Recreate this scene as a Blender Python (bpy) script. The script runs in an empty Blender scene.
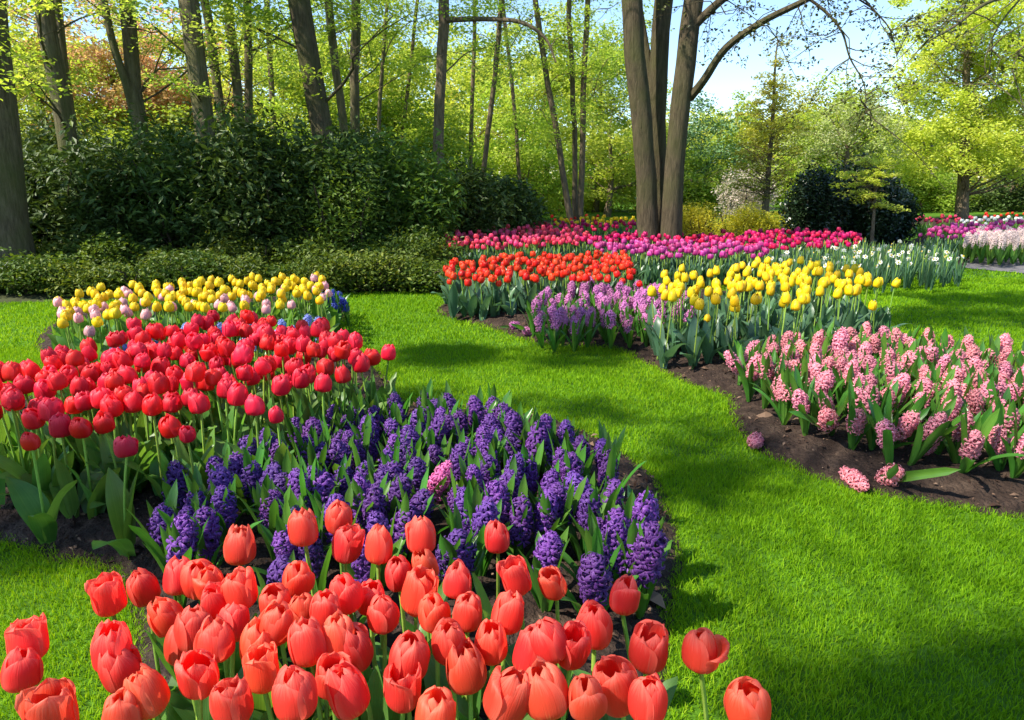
import bpy, math, random
import numpy as np
from mathutils import Vector, Matrix, Euler

random.seed(7)
RNG = np.random.default_rng(7)
SC = bpy.context.scene
COL = SC.collection
PI = math.pi

# ------------------------------------------------------------------ camera, sky, sun, exposure
F = 24.0 / 36.0 * 1024
CAM_H = 1.12
PITCH = math.atan(180.0 / F)
cd = bpy.data.cameras.new('camera')
cam = bpy.data.objects.new('camera', cd)
COL.objects.link(cam)
cd.lens = 24
cd.sensor_width = 36
cd.clip_start = 0.05
cd.clip_end = 1000
cam.location = (0, 0, CAM_H)
cam.rotation_euler = (PI / 2 - PITCH, 0, 0)
SC.camera = cam

SUN_DIR = Vector((-0.60, -0.26, 0.757)).normalized()      # towards the sun
SUN_EL = math.asin(SUN_DIR.z)
world = bpy.data.worlds.new('World')
SC.world = world
world.use_nodes = True
wn = world.node_tree
wn.nodes.clear()
sky = wn.nodes.new('ShaderNodeTexSky')
sky.sky_type = 'NISHITA'
sky.sun_disc = False
sky.sun_elevation = SUN_EL
sky.sun_rotation = math.atan2(SUN_DIR.x, SUN_DIR.y)
sky.air_density = 1.0
sky.dust_density = 0.3
sky.ozone_density = 4.0
bg = wn.nodes.new('ShaderNodeBackground')
bg.inputs['Strength'].default_value = 0.135
wo = wn.nodes.new('ShaderNodeOutputWorld')
wn.links.new(sky.outputs[0], bg.inputs['Color'])
wn.links.new(bg.outputs[0], wo.inputs['Surface'])

sl = bpy.data.lights.new('sun', 'SUN')
sl.energy = 4.7
sl.angle = math.radians(0.53)
sl.color = (1.0, 0.93, 0.80)
sun = bpy.data.objects.new('sun', sl)
COL.objects.link(sun)
sun.rotation_euler = SUN_DIR.to_track_quat('Z', 'Y').to_euler()
sun.location = (-20, -9, 26)

vs = SC.view_settings
vs.view_transform = 'Standard'
vs.look = 'None'
vs.exposure = 1.2
vs.gamma = 1
vs.use_curve_mapping = False
cy = SC.cycles
cy.max_bounces = 7
cy.diffuse_bounces = 4
cy.glossy_bounces = 2
cy.transmission_bounces = 5
cy.transparent_max_bounces = 6
cy.caustics_reflective = False
cy.caustics_refractive = False
cy.sample_clamp_indirect = 6
cy.use_denoising = True


# ------------------------------------------------------------------ helpers
def ray(px, py):
    u = (px - 512) / F
    v = (py - 360) / F
    return Vector((u, math.cos(PITCH) - v * math.sin(PITCH), -(math.sin(PITCH) + v * math.cos(PITCH))))


def at(px, py, z=0.0):
    """where the sight line of a photo pixel meets the level z"""
    d = ray(px, py)
    t = (z - CAM_H) / d.z
    return Vector((d.x * t, d.y * t, z))


def far(px, py, Y):
    """the point at distance Y along that sight line"""
    d = ray(px, py)
    t = Y / d.y
    return Vector((d.x * t, Y, CAM_H + d.z * t))


class MB:
    """collects quads and links them as one mesh"""
    def __init__(s):
        s.v = []; s.f = []; s.u = []; s.m = []; s.n = 0

    def add(s, V, Fq, UV, mi=0):
        V = np.asarray(V, np.float32).reshape(-1, 3)
        Fq = np.asarray(Fq, np.int64).reshape(-1, 4)
        s.v.append(V); s.f.append(Fq + s.n)
        s.u.append(np.asarray(UV, np.float32).reshape(-1, 2))
        s.m.append(np.full(len(Fq), mi, np.int32))
        s.n += len(V)

    def grid(s, P, uv=None, mi=0, flip=False):
        P = np.asarray(P, np.float32)
        a, b = P.shape[:2]
        idx = np.arange(a * b).reshape(a, b)
        q = np.stack([idx[:-1, :-1], idx[:-1, 1:], idx[1:, 1:], idx[1:, :-1]], -1).reshape(-1, 4)
        if flip:
            q = q[:, ::-1]
        if uv is None:
            vv, uu = np.meshgrid(np.linspace(0, 1, a), np.linspace(0, 1, b), indexing='ij')
            uv = np.stack([uu, vv], -1)
        s.add(P.reshape(-1, 3), q, uv, mi)

    def tube(s, pts, rad, k=8, mi=0, rough=0.0):
        pts = [Vector(p) for p in pts]
        n = len(pts)
        rad = rad if hasattr(rad, '__len__') else [rad] * n
        P = np.zeros((n, k + 1, 3), np.float32)
        UV = np.zeros((n, k + 1, 2), np.float32)
        prev = None
        L = 0
        for i, p in enumerate(pts):
            t = (pts[min(i + 1, n - 1)] - pts[max(i - 1, 0)])
            t = t.normalized() if t.length > 1e-9 else Vector((0, 0, 1))
            if prev is None:
                x = t.orthogonal().normalized()
            else:
                x = (prev - t * prev.dot(t))
                x = x.normalized() if x.length > 1e-6 else t.orthogonal().normalized()
            prev = x
            y = t.cross(x)
            if i:
                L += (p - pts[i - 1]).length
            for j in range(k + 1):
                a = 2 * PI * j / k
                r = rad[i]
                if rough:
                    r *= 1 + rough * (math.sin(3 * a + i * .35 + n) * .5 + math.sin(5 * a - i * .6 + 2) * .3 + math.sin(i * 1.7 + 2 * a) * .3)
                P[i, j] = p + x * (math.cos(a) * r) + y * (math.sin(a) * r)
                UV[i, j] = (j / k, L)
        s.grid(P, UV, mi)

    def quads(s, Q, U=None, mi=0):
        """Q (N,4,3): loose quads; U (N,) a random number for each"""
        Q = np.asarray(Q, np.float32)
        N = len(Q)
        if U is None:
            U = RNG.random(N)
        uv = np.zeros((N, 4, 2), np.float32)
        uv[:, :, 0] = np.asarray(U)[:, None]
        uv[:, 1:3, 1] = 0.5
        uv[:, 2, 1] = 1
        s.add(Q.reshape(-1, 3), np.arange(N * 4).reshape(N, 4), uv.reshape(-1, 2), mi)

    def mesh(s, name, mats, smooth=True, off=None):
        V = np.concatenate(s.v); Fq = np.concatenate(s.f); U = np.concatenate(s.u); M = np.concatenate(s.m)
        if off is not None:
            V = V - np.asarray(off, np.float32)
        me = bpy.data.meshes.new(name)
        nf = len(Fq)
        me.vertices.add(len(V)); me.vertices.foreach_set('co', V.astype(np.float32).ravel())
        me.loops.add(nf * 4); me.loops.foreach_set('vertex_index', Fq.astype(np.int32).ravel())
        me.polygons.add(nf)
        me.polygons.foreach_set('loop_start', np.arange(nf, dtype=np.int32) * 4)
        me.polygons.foreach_set('material_index', M)
        me.polygons.foreach_set('use_smooth', np.full(nf, smooth))
        uvl = me.uv_layers.new(name='UVMap')
        uvl.data.foreach_set('uv', U[Fq.ravel()].astype(np.float32).ravel())
        for m in (mats if isinstance(mats, (list, tuple)) else [mats]):
            me.materials.append(m)
        me.update()
        return me

    def obj(s, name, mats, parent=None, smooth=True, off=None):
        return link(name, s.mesh(name, mats, smooth, off), parent)


def link(name, data, parent=None):
    o = bpy.data.objects.new(name, data)
    COL.objects.link(o)
    if parent is not None:
        o.parent = parent
    return o


def tag(o, label=None, cat=None, group=None, kind=None):
    if label: o['label'] = label
    if cat: o['category'] = cat
    if group: o['group'] = group
    if kind: o['kind'] = kind
    return o


def empty(name, loc, rz=0.0):
    o = bpy.data.objects.new(name, None)
    COL.objects.link(o)
    o.empty_display_size = 0.05
    o.location = loc
    o.rotation_euler = (0, 0, rz)
    return o


def spl(keys, t):
    """smooth curve through (x, y) keys"""
    xs = np.array([k[0] for k in keys], float); ys = np.array([k[1] for k in keys], float)
    m = np.gradient(ys, xs)
    t = np.asarray(t, float)
    i = np.clip(np.searchsorted(xs, t) - 1, 0, len(xs) - 2)
    h = xs[i + 1] - xs[i]
    s = (t - xs[i]) / h
    return ((2 * s**3 - 3 * s**2 + 1) * ys[i] + (s**3 - 2 * s**2 + s) * h * m[i] + (-2 * s**3 + 3 * s**2) * ys[i + 1] + (s**3 - s**2) * h * m[i + 1])


def inside(P, poly):
    P = np.asarray(P); x, y = P[:, 0], P[:, 1]
    r = np.zeros(len(P), bool)
    n = len(poly)
    for i in range(n):
        x1, y1 = poly[i][0], poly[i][1]; x2, y2 = poly[(i + 1) % n][0], poly[(i + 1) % n][1]
        c = ((y1 > y) != (y2 > y))
        xi = (x2 - x1) * (y - y1) / ((y2 - y1) if abs(y2 - y1) > 1e-9 else 1e-9) + x1
        r ^= c & (x < xi)
    return r


def edge_dist(P, poly):
    P = np.asarray(P)[:, :2]
    d = np.full(len(P), 1e9)
    n = len(poly)
    for i in range(n):
        a = np.array(poly[i][:2], float); b = np.array(poly[(i + 1) % n][:2], float)
        ab = b - a
        t = np.clip(((P - a) @ ab) / max(ab @ ab, 1e-12), 0, 1)
        d = np.minimum(d, np.linalg.norm(P - (a + t[:, None] * ab), axis=1))
    return d


def smooth_poly(poly, k=4):
    pts = [Vector(p) for p in poly]
    n = len(pts)
    out = []
    for i in range(n):
        p0, p1, p2, p3 = pts[i - 1], pts[i], pts[(i + 1) % n], pts[(i + 2) % n]
        for j in range(k):
            t = j / k
            out.append(0.5 * ((2 * p1) + (p2 - p0) * t + (2 * p0 - 5 * p1 + 4 * p2 - p3) * t * t + (3 * p1 - p0 - 3 * p2 + p3) * t**3))
    return out


def vnoise(x, y, seed=0):
    """cheap smooth noise from a few sines"""
    r = np.random.default_rng(seed)
    v = 0
    for k in range(6):
        a, b, c = r.uniform(-1, 1), r.uniform(-1, 1), r.uniform(0, 6.28)
        v = v + np.sin(x * a * (1 + k) + y * b * (1 + k) + c) / (1 + .5 * k)
    return v / 3


def poisson(poly, dmin, seed, avoid=(), limit=400):
    r = random.Random(seed)
    xs = [p[0] for p in poly]; ys = [p[1] for p in poly]
    pts = [tuple(a[:2]) for a in avoid]
    out = []
    arr = np.array([(r.uniform(min(xs), max(xs)), r.uniform(min(ys), max(ys))) for _ in range(16000)])
    arr = arr[inside(arr, poly)]
    for p in arr:
        if len(out) >= limit: break
        if not pts or np.min(np.sum((np.asarray(pts) - p)**2, 1)) > dmin * dmin:
            pts.append(tuple(p)); out.append(tuple(p))
    return out


# ------------------------------------------------------------------ materials
def new_mat(name):
    m = bpy.data.materials.new(name)
    m.use_nodes = True
    nt = m.node_tree
    nt.nodes.clear()
    return m, nt, nt.nodes, nt.links


def ramp(nd, stops):
    r = nd.new('ShaderNodeValToRGB')
    e = r.color_ramp.elements
    while len(e) < len(stops):
        e.new(0.5)
    for i, (p, c) in enumerate(stops):
        e[i].position = p
        e[i].color = (*c, 1)
    return r


def hsv_jitter(nd, ln, col, val=0.25, hue=0.02, sat=0.0):
    oi = nd.new('ShaderNodeObjectInfo')
    h = nd.new('ShaderNodeHueSaturation')
    a = nd.new('ShaderNodeMapRange'); a.inputs['To Min'].default_value = 1 - val; a.inputs['To Max'].default_value = 1 + val
    ln.new(oi.outputs['Random'], a.inputs['Value']); ln.new(a.outputs[0], h.inputs['Value'])
    w = nd.new('ShaderNodeTexWhiteNoise'); w.noise_dimensions = '1D'
    ln.new(oi.outputs['Random'], w.inputs['W'])
    b = nd.new('ShaderNodeMapRange'); b.inputs['To Min'].default_value = .5 - hue; b.inputs['To Max'].default_value = .5 + hue
    ln.new(w.outputs['Value'], b.inputs['Value']); ln.new(b.outputs[0], h.inputs['Hue'])
    ln.new(col, h.inputs['Color'])
    return h.outputs['Color']


def thin_shader(nd, ln, col, trans, rough, spec, tcol=None, bump=None):
    """a leaf or petal: part reflected, part let through"""
    p = nd.new('ShaderNodeBsdfPrincipled')
    p.inputs['Roughness'].default_value = rough
    p.inputs['Specular IOR Level'].default_value = spec
    ln.new(col, p.inputs['Base Color'])
    t = nd.new('ShaderNodeBsdfTranslucent')
    ln.new(tcol or col, t.inputs['Color'])
    if bump:
        ln.new(bump, p.inputs['Normal']); ln.new(bump, t.inputs['Normal'])
    mx = nd.new('ShaderNodeMixShader')
    mx.inputs[0].default_value = trans
    ln.new(p.outputs[0], mx.inputs[1]); ln.new(t.outputs[0], mx.inputs[2])
    o = nd.new('ShaderNodeOutputMaterial')
    ln.new(mx.outputs[0], o.inputs['Surface'])


def petal_mat(name, base, mid, edge, trans=0.35, val=0.15, hue=0.012, rough=0.42):
    """petal: v runs from its foot to its tip, u across"""
    m, nt, nd, ln = new_mat(name)
    uv = nd.new('ShaderNodeUVMap')
    sp = nd.new('ShaderNodeSeparateXYZ'); ln.new(uv.outputs[0], sp.inputs[0])
    r = ramp(nd, [(0.0, base), (0.22, mid), (0.62, mid), (1.0, edge)])
    # fine streaks along the petal
    mp = nd.new('ShaderNodeMapping'); mp.inputs['Scale'].default_value = (34, 1.8, 1)
    ln.new(uv.outputs[0], mp.inputs[0])
    nz = nd.new('ShaderNodeTexNoise'); nz.inputs['Scale'].default_value = 1.0; nz.inputs['Detail'].default_value = 3
    ln.new(mp.outputs[0], nz.inputs['Vector'])
    ad = nd.new('ShaderNodeMath'); ad.operation = 'MULTIPLY_ADD'; ad.inputs[1].default_value = 0.7
    ln.new(nz.outputs['Fac'], ad.inputs[0])
    sb = nd.new('ShaderNodeMath'); sb.operation = 'SUBTRACT'; sb.inputs[1].default_value = 0.35
    ln.new(sp.outputs['Y'], sb.inputs[0]); ln.new(sb.outputs[0], ad.inputs[2])
    ln.new(ad.outputs[0], r.inputs[0])
    # paler towards the two margins
    pp = nd.new('ShaderNodeMath'); pp.operation = 'SUBTRACT'; pp.inputs[1].default_value = 0.5; ln.new(sp.outputs['X'], pp.inputs[0])
    ab = nd.new('ShaderNodeMath'); ab.operation = 'ABSOLUTE'; ln.new(pp.outputs[0], ab.inputs[0])
    pw = nd.new('ShaderNodeMapRange'); pw.inputs['From Min'].default_value = .3; pw.inputs['From Max'].default_value = .5
    pw.inputs['To Max'].default_value = .7
    ln.new(ab.outputs[0], pw.inputs['Value'])
    mx = nd.new('ShaderNodeMix'); mx.data_type = 'RGBA'; mx.inputs['B'].default_value = (*edge, 1)
    ln.new(pw.outputs[0], mx.inputs['Factor']); ln.new(r.outputs[0], mx.inputs['A'])
    c = hsv_jitter(nd, ln, mx.outputs['Result'], val, hue)
    bp = nd.new('ShaderNodeBump'); bp.inputs['Strength'].default_value = .45; bp.inputs['Distance'].default_value = .002
    ln.new(nz.outputs['Fac'], bp.inputs['Height'])
    thin_shader(nd, ln, c, trans, rough, .35, bump=bp.outputs[0])
    return m


def blade_mat(name, c1, c2, trans=0.35, rough=0.4, spec=0.45, veins=18, tint=(1.25, 1.25, .6)):
    """a long leaf with veins along it"""
    m, nt, nd, ln = new_mat(name)
    uv = nd.new('ShaderNodeUVMap')
    mp = nd.new('ShaderNodeMapping'); mp.inputs['Scale'].default_value = (veins, 1.2, 1)
    ln.new(uv.outputs[0], mp.inputs[0])
    nz = nd.new('ShaderNodeTexNoise'); nz.inputs['Scale'].default_value = 1.0; nz.inputs['Detail'].default_value = 2
    ln.new(mp.outputs[0], nz.inputs['Vector'])
    tc = nd.new('ShaderNodeTexCoord')
    n2 = nd.new('ShaderNodeTexNoise'); n2.inputs['Scale'].default_value = 22
    ln.new(tc.outputs['Object'], n2.inputs['Vector'])
    av = nd.new('ShaderNodeMath'); av.operation = 'ADD'; ln.new(nz.outputs['Fac'], av.inputs[0]); ln.new(n2.outputs['Fac'], av.inputs[1])
    hf = nd.new('ShaderNodeMath'); hf.operation = 'MULTIPLY'; hf.inputs[1].default_value = .5; ln.new(av.outputs[0], hf.inputs[0])
    r = ramp(nd, [(0.32, c1), (0.68, c2)])
    ln.new(hf.outputs[0], r.inputs[0])
    c = hsv_jitter(nd, ln, r.outputs[0], .28, .02)
    tm = nd.new('ShaderNodeMix'); tm.data_type = 'RGBA'; tm.blend_type = 'MULTIPLY'; tm.inputs['Factor'].default_value = 1
    tm.inputs['B'].default_value = (*tint, 1); ln.new(c, tm.inputs['A'])
    bp = nd.new('ShaderNodeBump'); bp.inputs['Strength'].default_value = .3; bp.inputs['Distance'].default_value = .002
    ln.new(nz.outputs['Fac'], bp.inputs['Height'])
    thin_shader(nd, ln, c, trans, rough, spec, tm.outputs['Result'], bp.outputs[0])
    return m


def leaf_mat(name, cols, trans=0.45, rough=0.45, spec=0.4, tint=(1.3, 1.2, .5), val=.12):
    """foliage: u holds a random number for each leaf"""
    m, nt, nd, ln = new_mat(name)
    uv = nd.new('ShaderNodeUVMap')
    sp = nd.new('ShaderNodeSeparateXYZ'); ln.new(uv.outputs[0], sp.inputs[0])
    n = len(cols)
    r = ramp(nd, [(i / max(1, n - 1), c) for i, c in enumerate(cols)])
    ln.new(sp.outputs['X'], r.inputs[0])
    c = hsv_jitter(nd, ln, r.outputs[0], val, .012)
    tm = nd.new('ShaderNodeMix'); tm.data_type = 'RGBA'; tm.blend_type = 'MULTIPLY'; tm.inputs['Factor'].default_value = 1
    tm.inputs['B'].default_value = (*tint, 1); ln.new(c, tm.inputs['A'])
    thin_shader(nd, ln, c, trans, rough, spec, tm.outputs['Result'])
    return m


def solid_noise_mat(name, stops, scale=6, rough=.9, bump=.4, bscale=None, stretch=(1, 1, 1), dist=.02, spec=.2, detail=8):
    m, nt, nd, ln = new_mat(name)
    tc = nd.new('ShaderNodeTexCoord')
    mp = nd.new('ShaderNodeMapping'); mp.inputs['Scale'].default_value = stretch
    ln.new(tc.outputs['Object'], mp.inputs[0])
    nz = nd.new('ShaderNodeTexNoise'); nz.inputs['Scale'].default_value = scale; nz.inputs['Detail'].default_value = detail
    nz.inputs['Roughness'].default_value = .65
    ln.new(mp.outputs[0], nz.inputs['Vector'])
    r = ramp(nd, stops); ln.new(nz.outputs['Fac'], r.inputs[0])
    p = nd.new('ShaderNodeBsdfPrincipled'); p.inputs['Roughness'].default_value = rough; p.inputs['Specular IOR Level'].default_value = spec
    ln.new(r.outputs[0], p.inputs['Base Color'])
    n2 = nd.new('ShaderNodeTexNoise'); n2.inputs['Scale'].default_value = bscale or scale * 3; n2.inputs['Detail'].default_value = 8
    ln.new(mp.outputs[0], n2.inputs['Vector'])
    bp = nd.new('ShaderNodeBump'); bp.inputs['Strength'].default_value = bump; bp.inputs['Distance'].default_value = dist
    ln.new(n2.outputs['Fac'], bp.inputs['Height']); ln.new(bp.outputs[0], p.inputs['Normal'])
    o = nd.new('ShaderNodeOutputMaterial'); ln.new(p.outputs[0], o.inputs['Surface'])
    return m


def bark_mat(name, dark, light, moss, mossy=.5):
    m, nt, nd, ln = new_mat(name)
    tc = nd.new('ShaderNodeTexCoord')
    mp = nd.new('ShaderNodeMapping'); mp.inputs['Scale'].default_value = (1, 1, .16)
    ln.new(tc.outputs['Object'], mp.inputs[0])
    nz = nd.new('ShaderNodeTexNoise'); nz.inputs['Scale'].default_value = 30; nz.inputs['Detail'].default_value = 10; nz.inputs['Roughness'].default_value = .75
    ln.new(mp.outputs[0], nz.inputs['Vector'])
    r = ramp(nd, [(.3, dark), (.7, light)]); ln.new(nz.outputs['Fac'], r.inputs[0])
    n2 = nd.new('ShaderNodeTexNoise'); n2.inputs['Scale'].default_value = 2.2; n2.inputs['Detail'].default_value = 6
    ln.new(tc.outputs['Object'], n2.inputs['Vector'])
    mr = nd.new('ShaderNodeMapRange'); mr.inputs['From Min'].default_value = .42; mr.inputs['From Max'].default_value = .68; mr.inputs['To Max'].default_value = mossy
    ln.new(n2.outputs['Fac'], mr.inputs['Value'])
    mx = nd.new('ShaderNodeMix'); mx.data_type = 'RGBA'; mx.inputs['B'].default_value = (*moss, 1)
    ln.new(mr.outputs[0], mx.inputs['Factor']); ln.new(r.outputs[0], mx.inputs['A'])
    p = nd.new('ShaderNodeBsdfPrincipled'); p.inputs['Roughness'].default_value = .9; p.inputs['Specular IOR Level'].default_value = .15
    ln.new(mx.outputs['Result'], p.inputs['Base Color'])
    bp = nd.new('ShaderNodeBump'); bp.inputs['Strength'].default_value = 1; bp.inputs['Distance'].default_value = .05
    ln.new(nz.outputs['Fac'], bp.inputs['Height']); ln.new(bp.outputs[0], p.inputs['Normal'])
    o = nd.new('ShaderNodeOutputMaterial'); ln.new(p.outputs[0], o.inputs['Surface'])
    return m


M = {}
M['lawn'] = solid_noise_mat('lawn_turf', [(.3, (.035, .085, .004)), (.55, (.06, .15, .005)), (.75, (.09, .18, .008))], scale=9, bump=.5, bscale=90)
M['grass'] = leaf_mat('grass_blades', [(.095, .24, .004), (.15, .335, .006), (.21, .41, .008), (.31, .47, .018)], trans=.45, rough=.6, spec=.12, tint=(1.22, 1.12, .45), val=0)
M['soil'] = solid_noise_mat('bed_soil', [(.25, (.012, .007, .005)), (.5, (.034, .021, .015)), (.72, (.075, .05, .035))], scale=14, bump=1, bscale=60, dist=.03)
M['forest'] = solid_noise_mat('forest_floor_litter', [(.3, (.02, .02, .01)), (.6, (.05, .06, .02)), (.8, (.09, .1, .03))], scale=3, bump=.6)
M['path'] = solid_noise_mat('path_asphalt', [(.3, (.10, .095, .10)), (.7, (.16, .15, .155))], scale=40, bump=.3, bscale=150, rough=.85)
M['kerb'] = solid_noise_mat('kerb_stone', [(.3, (.22, .21, .2)), (.7, (.32, .31, .29))], scale=20, bump=.3)
M['bark'] = bark_mat('beech_bark', (.045, .036, .02), (.25, .20, .125), (.11, .125, .035), .8)
M['bark_grey'] = bark_mat('grey_bark', (.022, .017, .010), (.15, .115, .07), (.08, .085, .028), .65)
M['bark_warm'] = bark_mat('warm_bark', (.06, .045, .028), (.27, .20, .13), (.13, .13, .05), .35)
M['twig'] = bark_mat('twig_bark', (.03, .022, .016), (.1, .075, .05), (.05, .05, .02), .3)

M['stem'] = blade_mat('tulip_stem', (.18, .30, .04), (.27, .42, .07), trans=.2, rough=.45, spec=.3)
M['tleaf'] = blade_mat('tulip_leaf', (.08, .19, .035), (.15, .30, .06), trans=.48, rough=.38, spec=.45, tint=(1.35, 1.25, .5))
M['tleaf_blue'] = blade_mat('bluish_tulip_leaf', (.05, .12, .06), (.10, .20, .10), trans=.35, rough=.36, spec=.5, tint=(1.15, 1.2, .7))
M['hleaf'] = blade_mat('hyacinth_leaf', (.05, .155, .02), (.10, .25, .035), trans=.4, rough=.3, spec=.5, veins=10)
M['coral'] = petal_mat('coral_petal', (.88, .28, .10), (.83, .068, .040), (.92, .19, .125), trans=.5, val=.13, hue=.007, rough=.48)
M['red'] = petal_mat('red_petal', (.55, .05, .03), (.74, .011, .026), (.92, .055, .085), trans=.42, val=.18, hue=.006, rough=.46)
M['yellow'] = petal_mat('yellow_petal', (.75, .6, .02), (.86, .60, .008), (.9, .66, .02), trans=.35, val=.1)
M['softpink'] = petal_mat('soft_pink_petal', (.8, .65, .4), (.78, .38, .40), (.84, .52, .5), trans=.35)
M['orange'] = petal_mat('orange_red_petal', (.7, .25, .02), (.72, .032, .010), (.82, .06, .015), trans=.35, val=.2, hue=.006)
M['magenta'] = petal_mat('magenta_petal', (.5, .1, .2), (.55, .006, .085), (.66, .02, .15), trans=.35, val=.25, hue=.015)
M['rose'] = petal_mat('rose_petal', (.7, .3, .3), (.74, .040, .125), (.82, .13, .21), trans=.35, val=.2, hue=.015)
M['violet'] = petal_mat('violet_pink_petal', (.5, .2, .4), (.50, .035, .23), (.62, .13, .36), trans=.35, val=.2, hue=.02)
M['purple_t'] = petal_mat('deep_purple_petal', (.3, .05, .2), (.28, .008, .11), (.4, .03, .19), trans=.35, val=.25, hue=.02)
M['white'] = petal_mat('white_petal', (.7, .75, .5), (.8, .8, .74), (.82, .82, .78), trans=.35, val=.08)
M['cup'] = petal_mat('daffodil_cup', (.8, .6, .05), (.8, .55, .04), (.85, .6, .1), trans=.3)
M['purple'] = petal_mat('purple_floret', (.12, .04, .26), (.105, .028, .225), (.26, .11, .41), trans=.28, val=.3, hue=.015, rough=.5)
M['pink'] = petal_mat('pink_floret', (.66, .18, .25), (.70, .20, .27), (.88, .52, .54), trans=.3, val=.22, hue=.014, rough=.5)
M['lilac'] = petal_mat('lilac_floret', (.5, .15, .42), (.52, .15, .38), (.68, .34, .54), trans=.3, val=.2, hue=.015, rough=.5)
M['mauve'] = petal_mat('magenta_pink_floret', (.6, .1, .32), (.62, .11, .32), (.75, .28, .48), trans=.3, rough=.5)
M['blue'] = petal_mat('light_blue_floret', (.18, .24, .55), (.2, .27, .6), (.36, .43, .72), trans=.28, val=.2, rough=.5)
M['navy'] = petal_mat('deep_blue_floret', (.03, .05, .35), (.03, .05, .36), (.08, .11, .5), trans=.2, val=.2, rough=.5)
M['blush'] = petal_mat('blush_white_floret', (.7, .55, .5), (.72, .56, .54), (.8, .7, .68), trans=.3, val=.1, rough=.5)

M['spring'] = leaf_mat('spring_green_leaves', [(.22, .33, .035), (.31, .44, .055), (.40, .51, .08), (.49, .56, .13)], trans=.58, tint=(1.25, 1.2, .7), spec=.25, rough=.6)
M['lime'] = leaf_mat('lime_leaves', [(.34, .43, .055), (.45, .53, .075), (.53, .58, .10), (.60, .62, .17)], trans=.58, tint=(1.25, 1.2, .7), spec=.25, rough=.6)
M['mid'] = leaf_mat('mid_green_leaves', [(.12, .21, .03), (.19, .31, .045), (.27, .39, .065), (.36, .45, .10)], trans=.55, spec=.3, rough=.55)
M['olive'] = leaf_mat('bronze_young_leaves', [(.34, .32, .04), (.45, .42, .07), (.42, .46, .07), (.52, .44, .14)], trans=.45)
M['copper'] = leaf_mat('copper_leaves', [(.5, .24, .12), (.6, .36, .2), (.62, .44, .24), (.5, .46, .12)], trans=.5, tint=(1.2, 1, .8))
M['rhodo'] = leaf_mat('rhododendron_leaves', [(.028, .055, .012), (.05, .09, .018), (.085, .135, .028), (.16, .21, .045)], trans=.28, rough=.5, spec=.3, tint=(1.15, 1.1, .5))
M['rhodo_young'] = leaf_mat('young_shrub_leaves', [(.06, .11, .015), (.1, .17, .022), (.16, .25, .035), (.25, .34, .05)], trans=.4, rough=.45, spec=.35)
M['azalea'] = leaf_mat('azalea_leaves', [(.035, .07, .009), (.07, .115, .014), (.12, .17, .022), (.23, .26, .04)], trans=.35, rough=.5, spec=.25)
M['holly'] = leaf_mat('holly_leaves', [(.01, .025, .009), (.018, .04, .013), (.03, .06, .02)], trans=.1, rough=.32, spec=.5, tint=(1, 1.1, .6))
M['goldhedge'] = leaf_mat('golden_hedge_leaves', [(.4, .42, .02), (.55, .52, .03), (.62, .56, .06), (.3, .36, .03)], trans=.45)
M['conifer'] = leaf_mat('blue_conifer_needles', [(.08, .17, .07), (.13, .25, .1), (.2, .32, .14)], trans=.3)
M['blossom'] = leaf_mat('white_blossom', [(.25, .36, .06), (.33, .43, .1), (.42, .48, .18), (.62, .62, .45)], trans=.45, tint=(1.1, 1.1, .7))
M['pinkblossom'] = leaf_mat('pale_pink_blossom', [(.6, .5, .45), (.7, .58, .55), (.3, .3, .12), (.7, .6, .6)], trans=.4, tint=(1, 1, .9))
M['darkleaf'] = leaf_mat('dark_new_leaves', [(.04, .05, .015), (.07, .08, .02), (.12, .13, .03)], trans=.35)

# ------------------------------------------------------------------ the ground
BED_RIGHT = smooth_poly([at(*p) for p in [
    (440, 309), (452, 317), (500, 330), (545, 343), (610, 347), (645, 361), (690, 382), (730, 396), (738, 422), (765, 450), (815, 474),
    (870, 490), (930, 500), (1000, 512), (1120, 510), (1180, 420), (1050, 386), (965, 364), (905, 346), (880, 326), (845, 306), (700, 292), (560, 290), (470, 296)]], 4)
BED_LEFT = smooth_poly([at(*p) for p in [
    (-60, 520), (20, 540), (60, 555), (112, 566), (140, 590), (150, 630), (140, 680), (110, 760), (60, 860), (300, 1000), (600, 900), (640, 740),
    (655, 660), (662, 605), (672, 560), (662, 510), (640, 470), (560, 425), (470, 412), (410, 408), (385, 385), (365, 362), (330, 352), (250, 352),
    (150, 358), (90, 385), (20, 405), (-60, 430)]], 4)
BED_YELLOWPINK = smooth_poly([at(*p) for p in [(48, 352), (110, 350), (200, 338), (290, 327), (345, 318), (330, 300), (250, 300), (150, 306), (70, 318), (45, 335)]], 4)
BED_FAR = smooth_poly([at(*p) for p in [
    (425, 262), (500, 268), (600, 276), (660, 287), (760, 284), (850, 276), (930, 270), (964, 267), (955, 250), (880, 240), (760, 232), (640, 228), (500, 232), (440, 244)]], 4)
BED_FAR_RIGHT = smooth_poly([at(*p) for p in [(915, 252), (960, 257), (1024, 258), (1200, 262), (1300, 234), (1100, 224), (960, 228), (915, 240)]], 3)
BED_END = smooth_poly([at(*p) for p in [(500, 233), (600, 234), (650, 232), (640, 226), (600, 222.5), (540, 222), (500, 226)]], 3)
BED_END_RIGHT = smooth_poly([at(*p) for p in [(900, 229), (960, 230), (1100, 228), (1100, 220), (950, 219), (900, 222)]], 3)
BEDS = [BED_RIGHT, BED_LEFT, BED_YELLOWPINK, BED_FAR, BED_FAR_RIGHT, BED_END, BED_END_RIGHT]


def sheet(name, x0, x1, y0, y1, z, mat, nx=2, ny=2):
    mb = MB()
    X, Y = np.meshgrid(np.linspace(x0, x1, nx), np.linspace(y0, y1, ny))
    mb.grid(np.stack([X, Y, np.full_like(X, z)], -1))
    o = mb.obj(name, mat)
    return tag(o, kind='structure')


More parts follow.
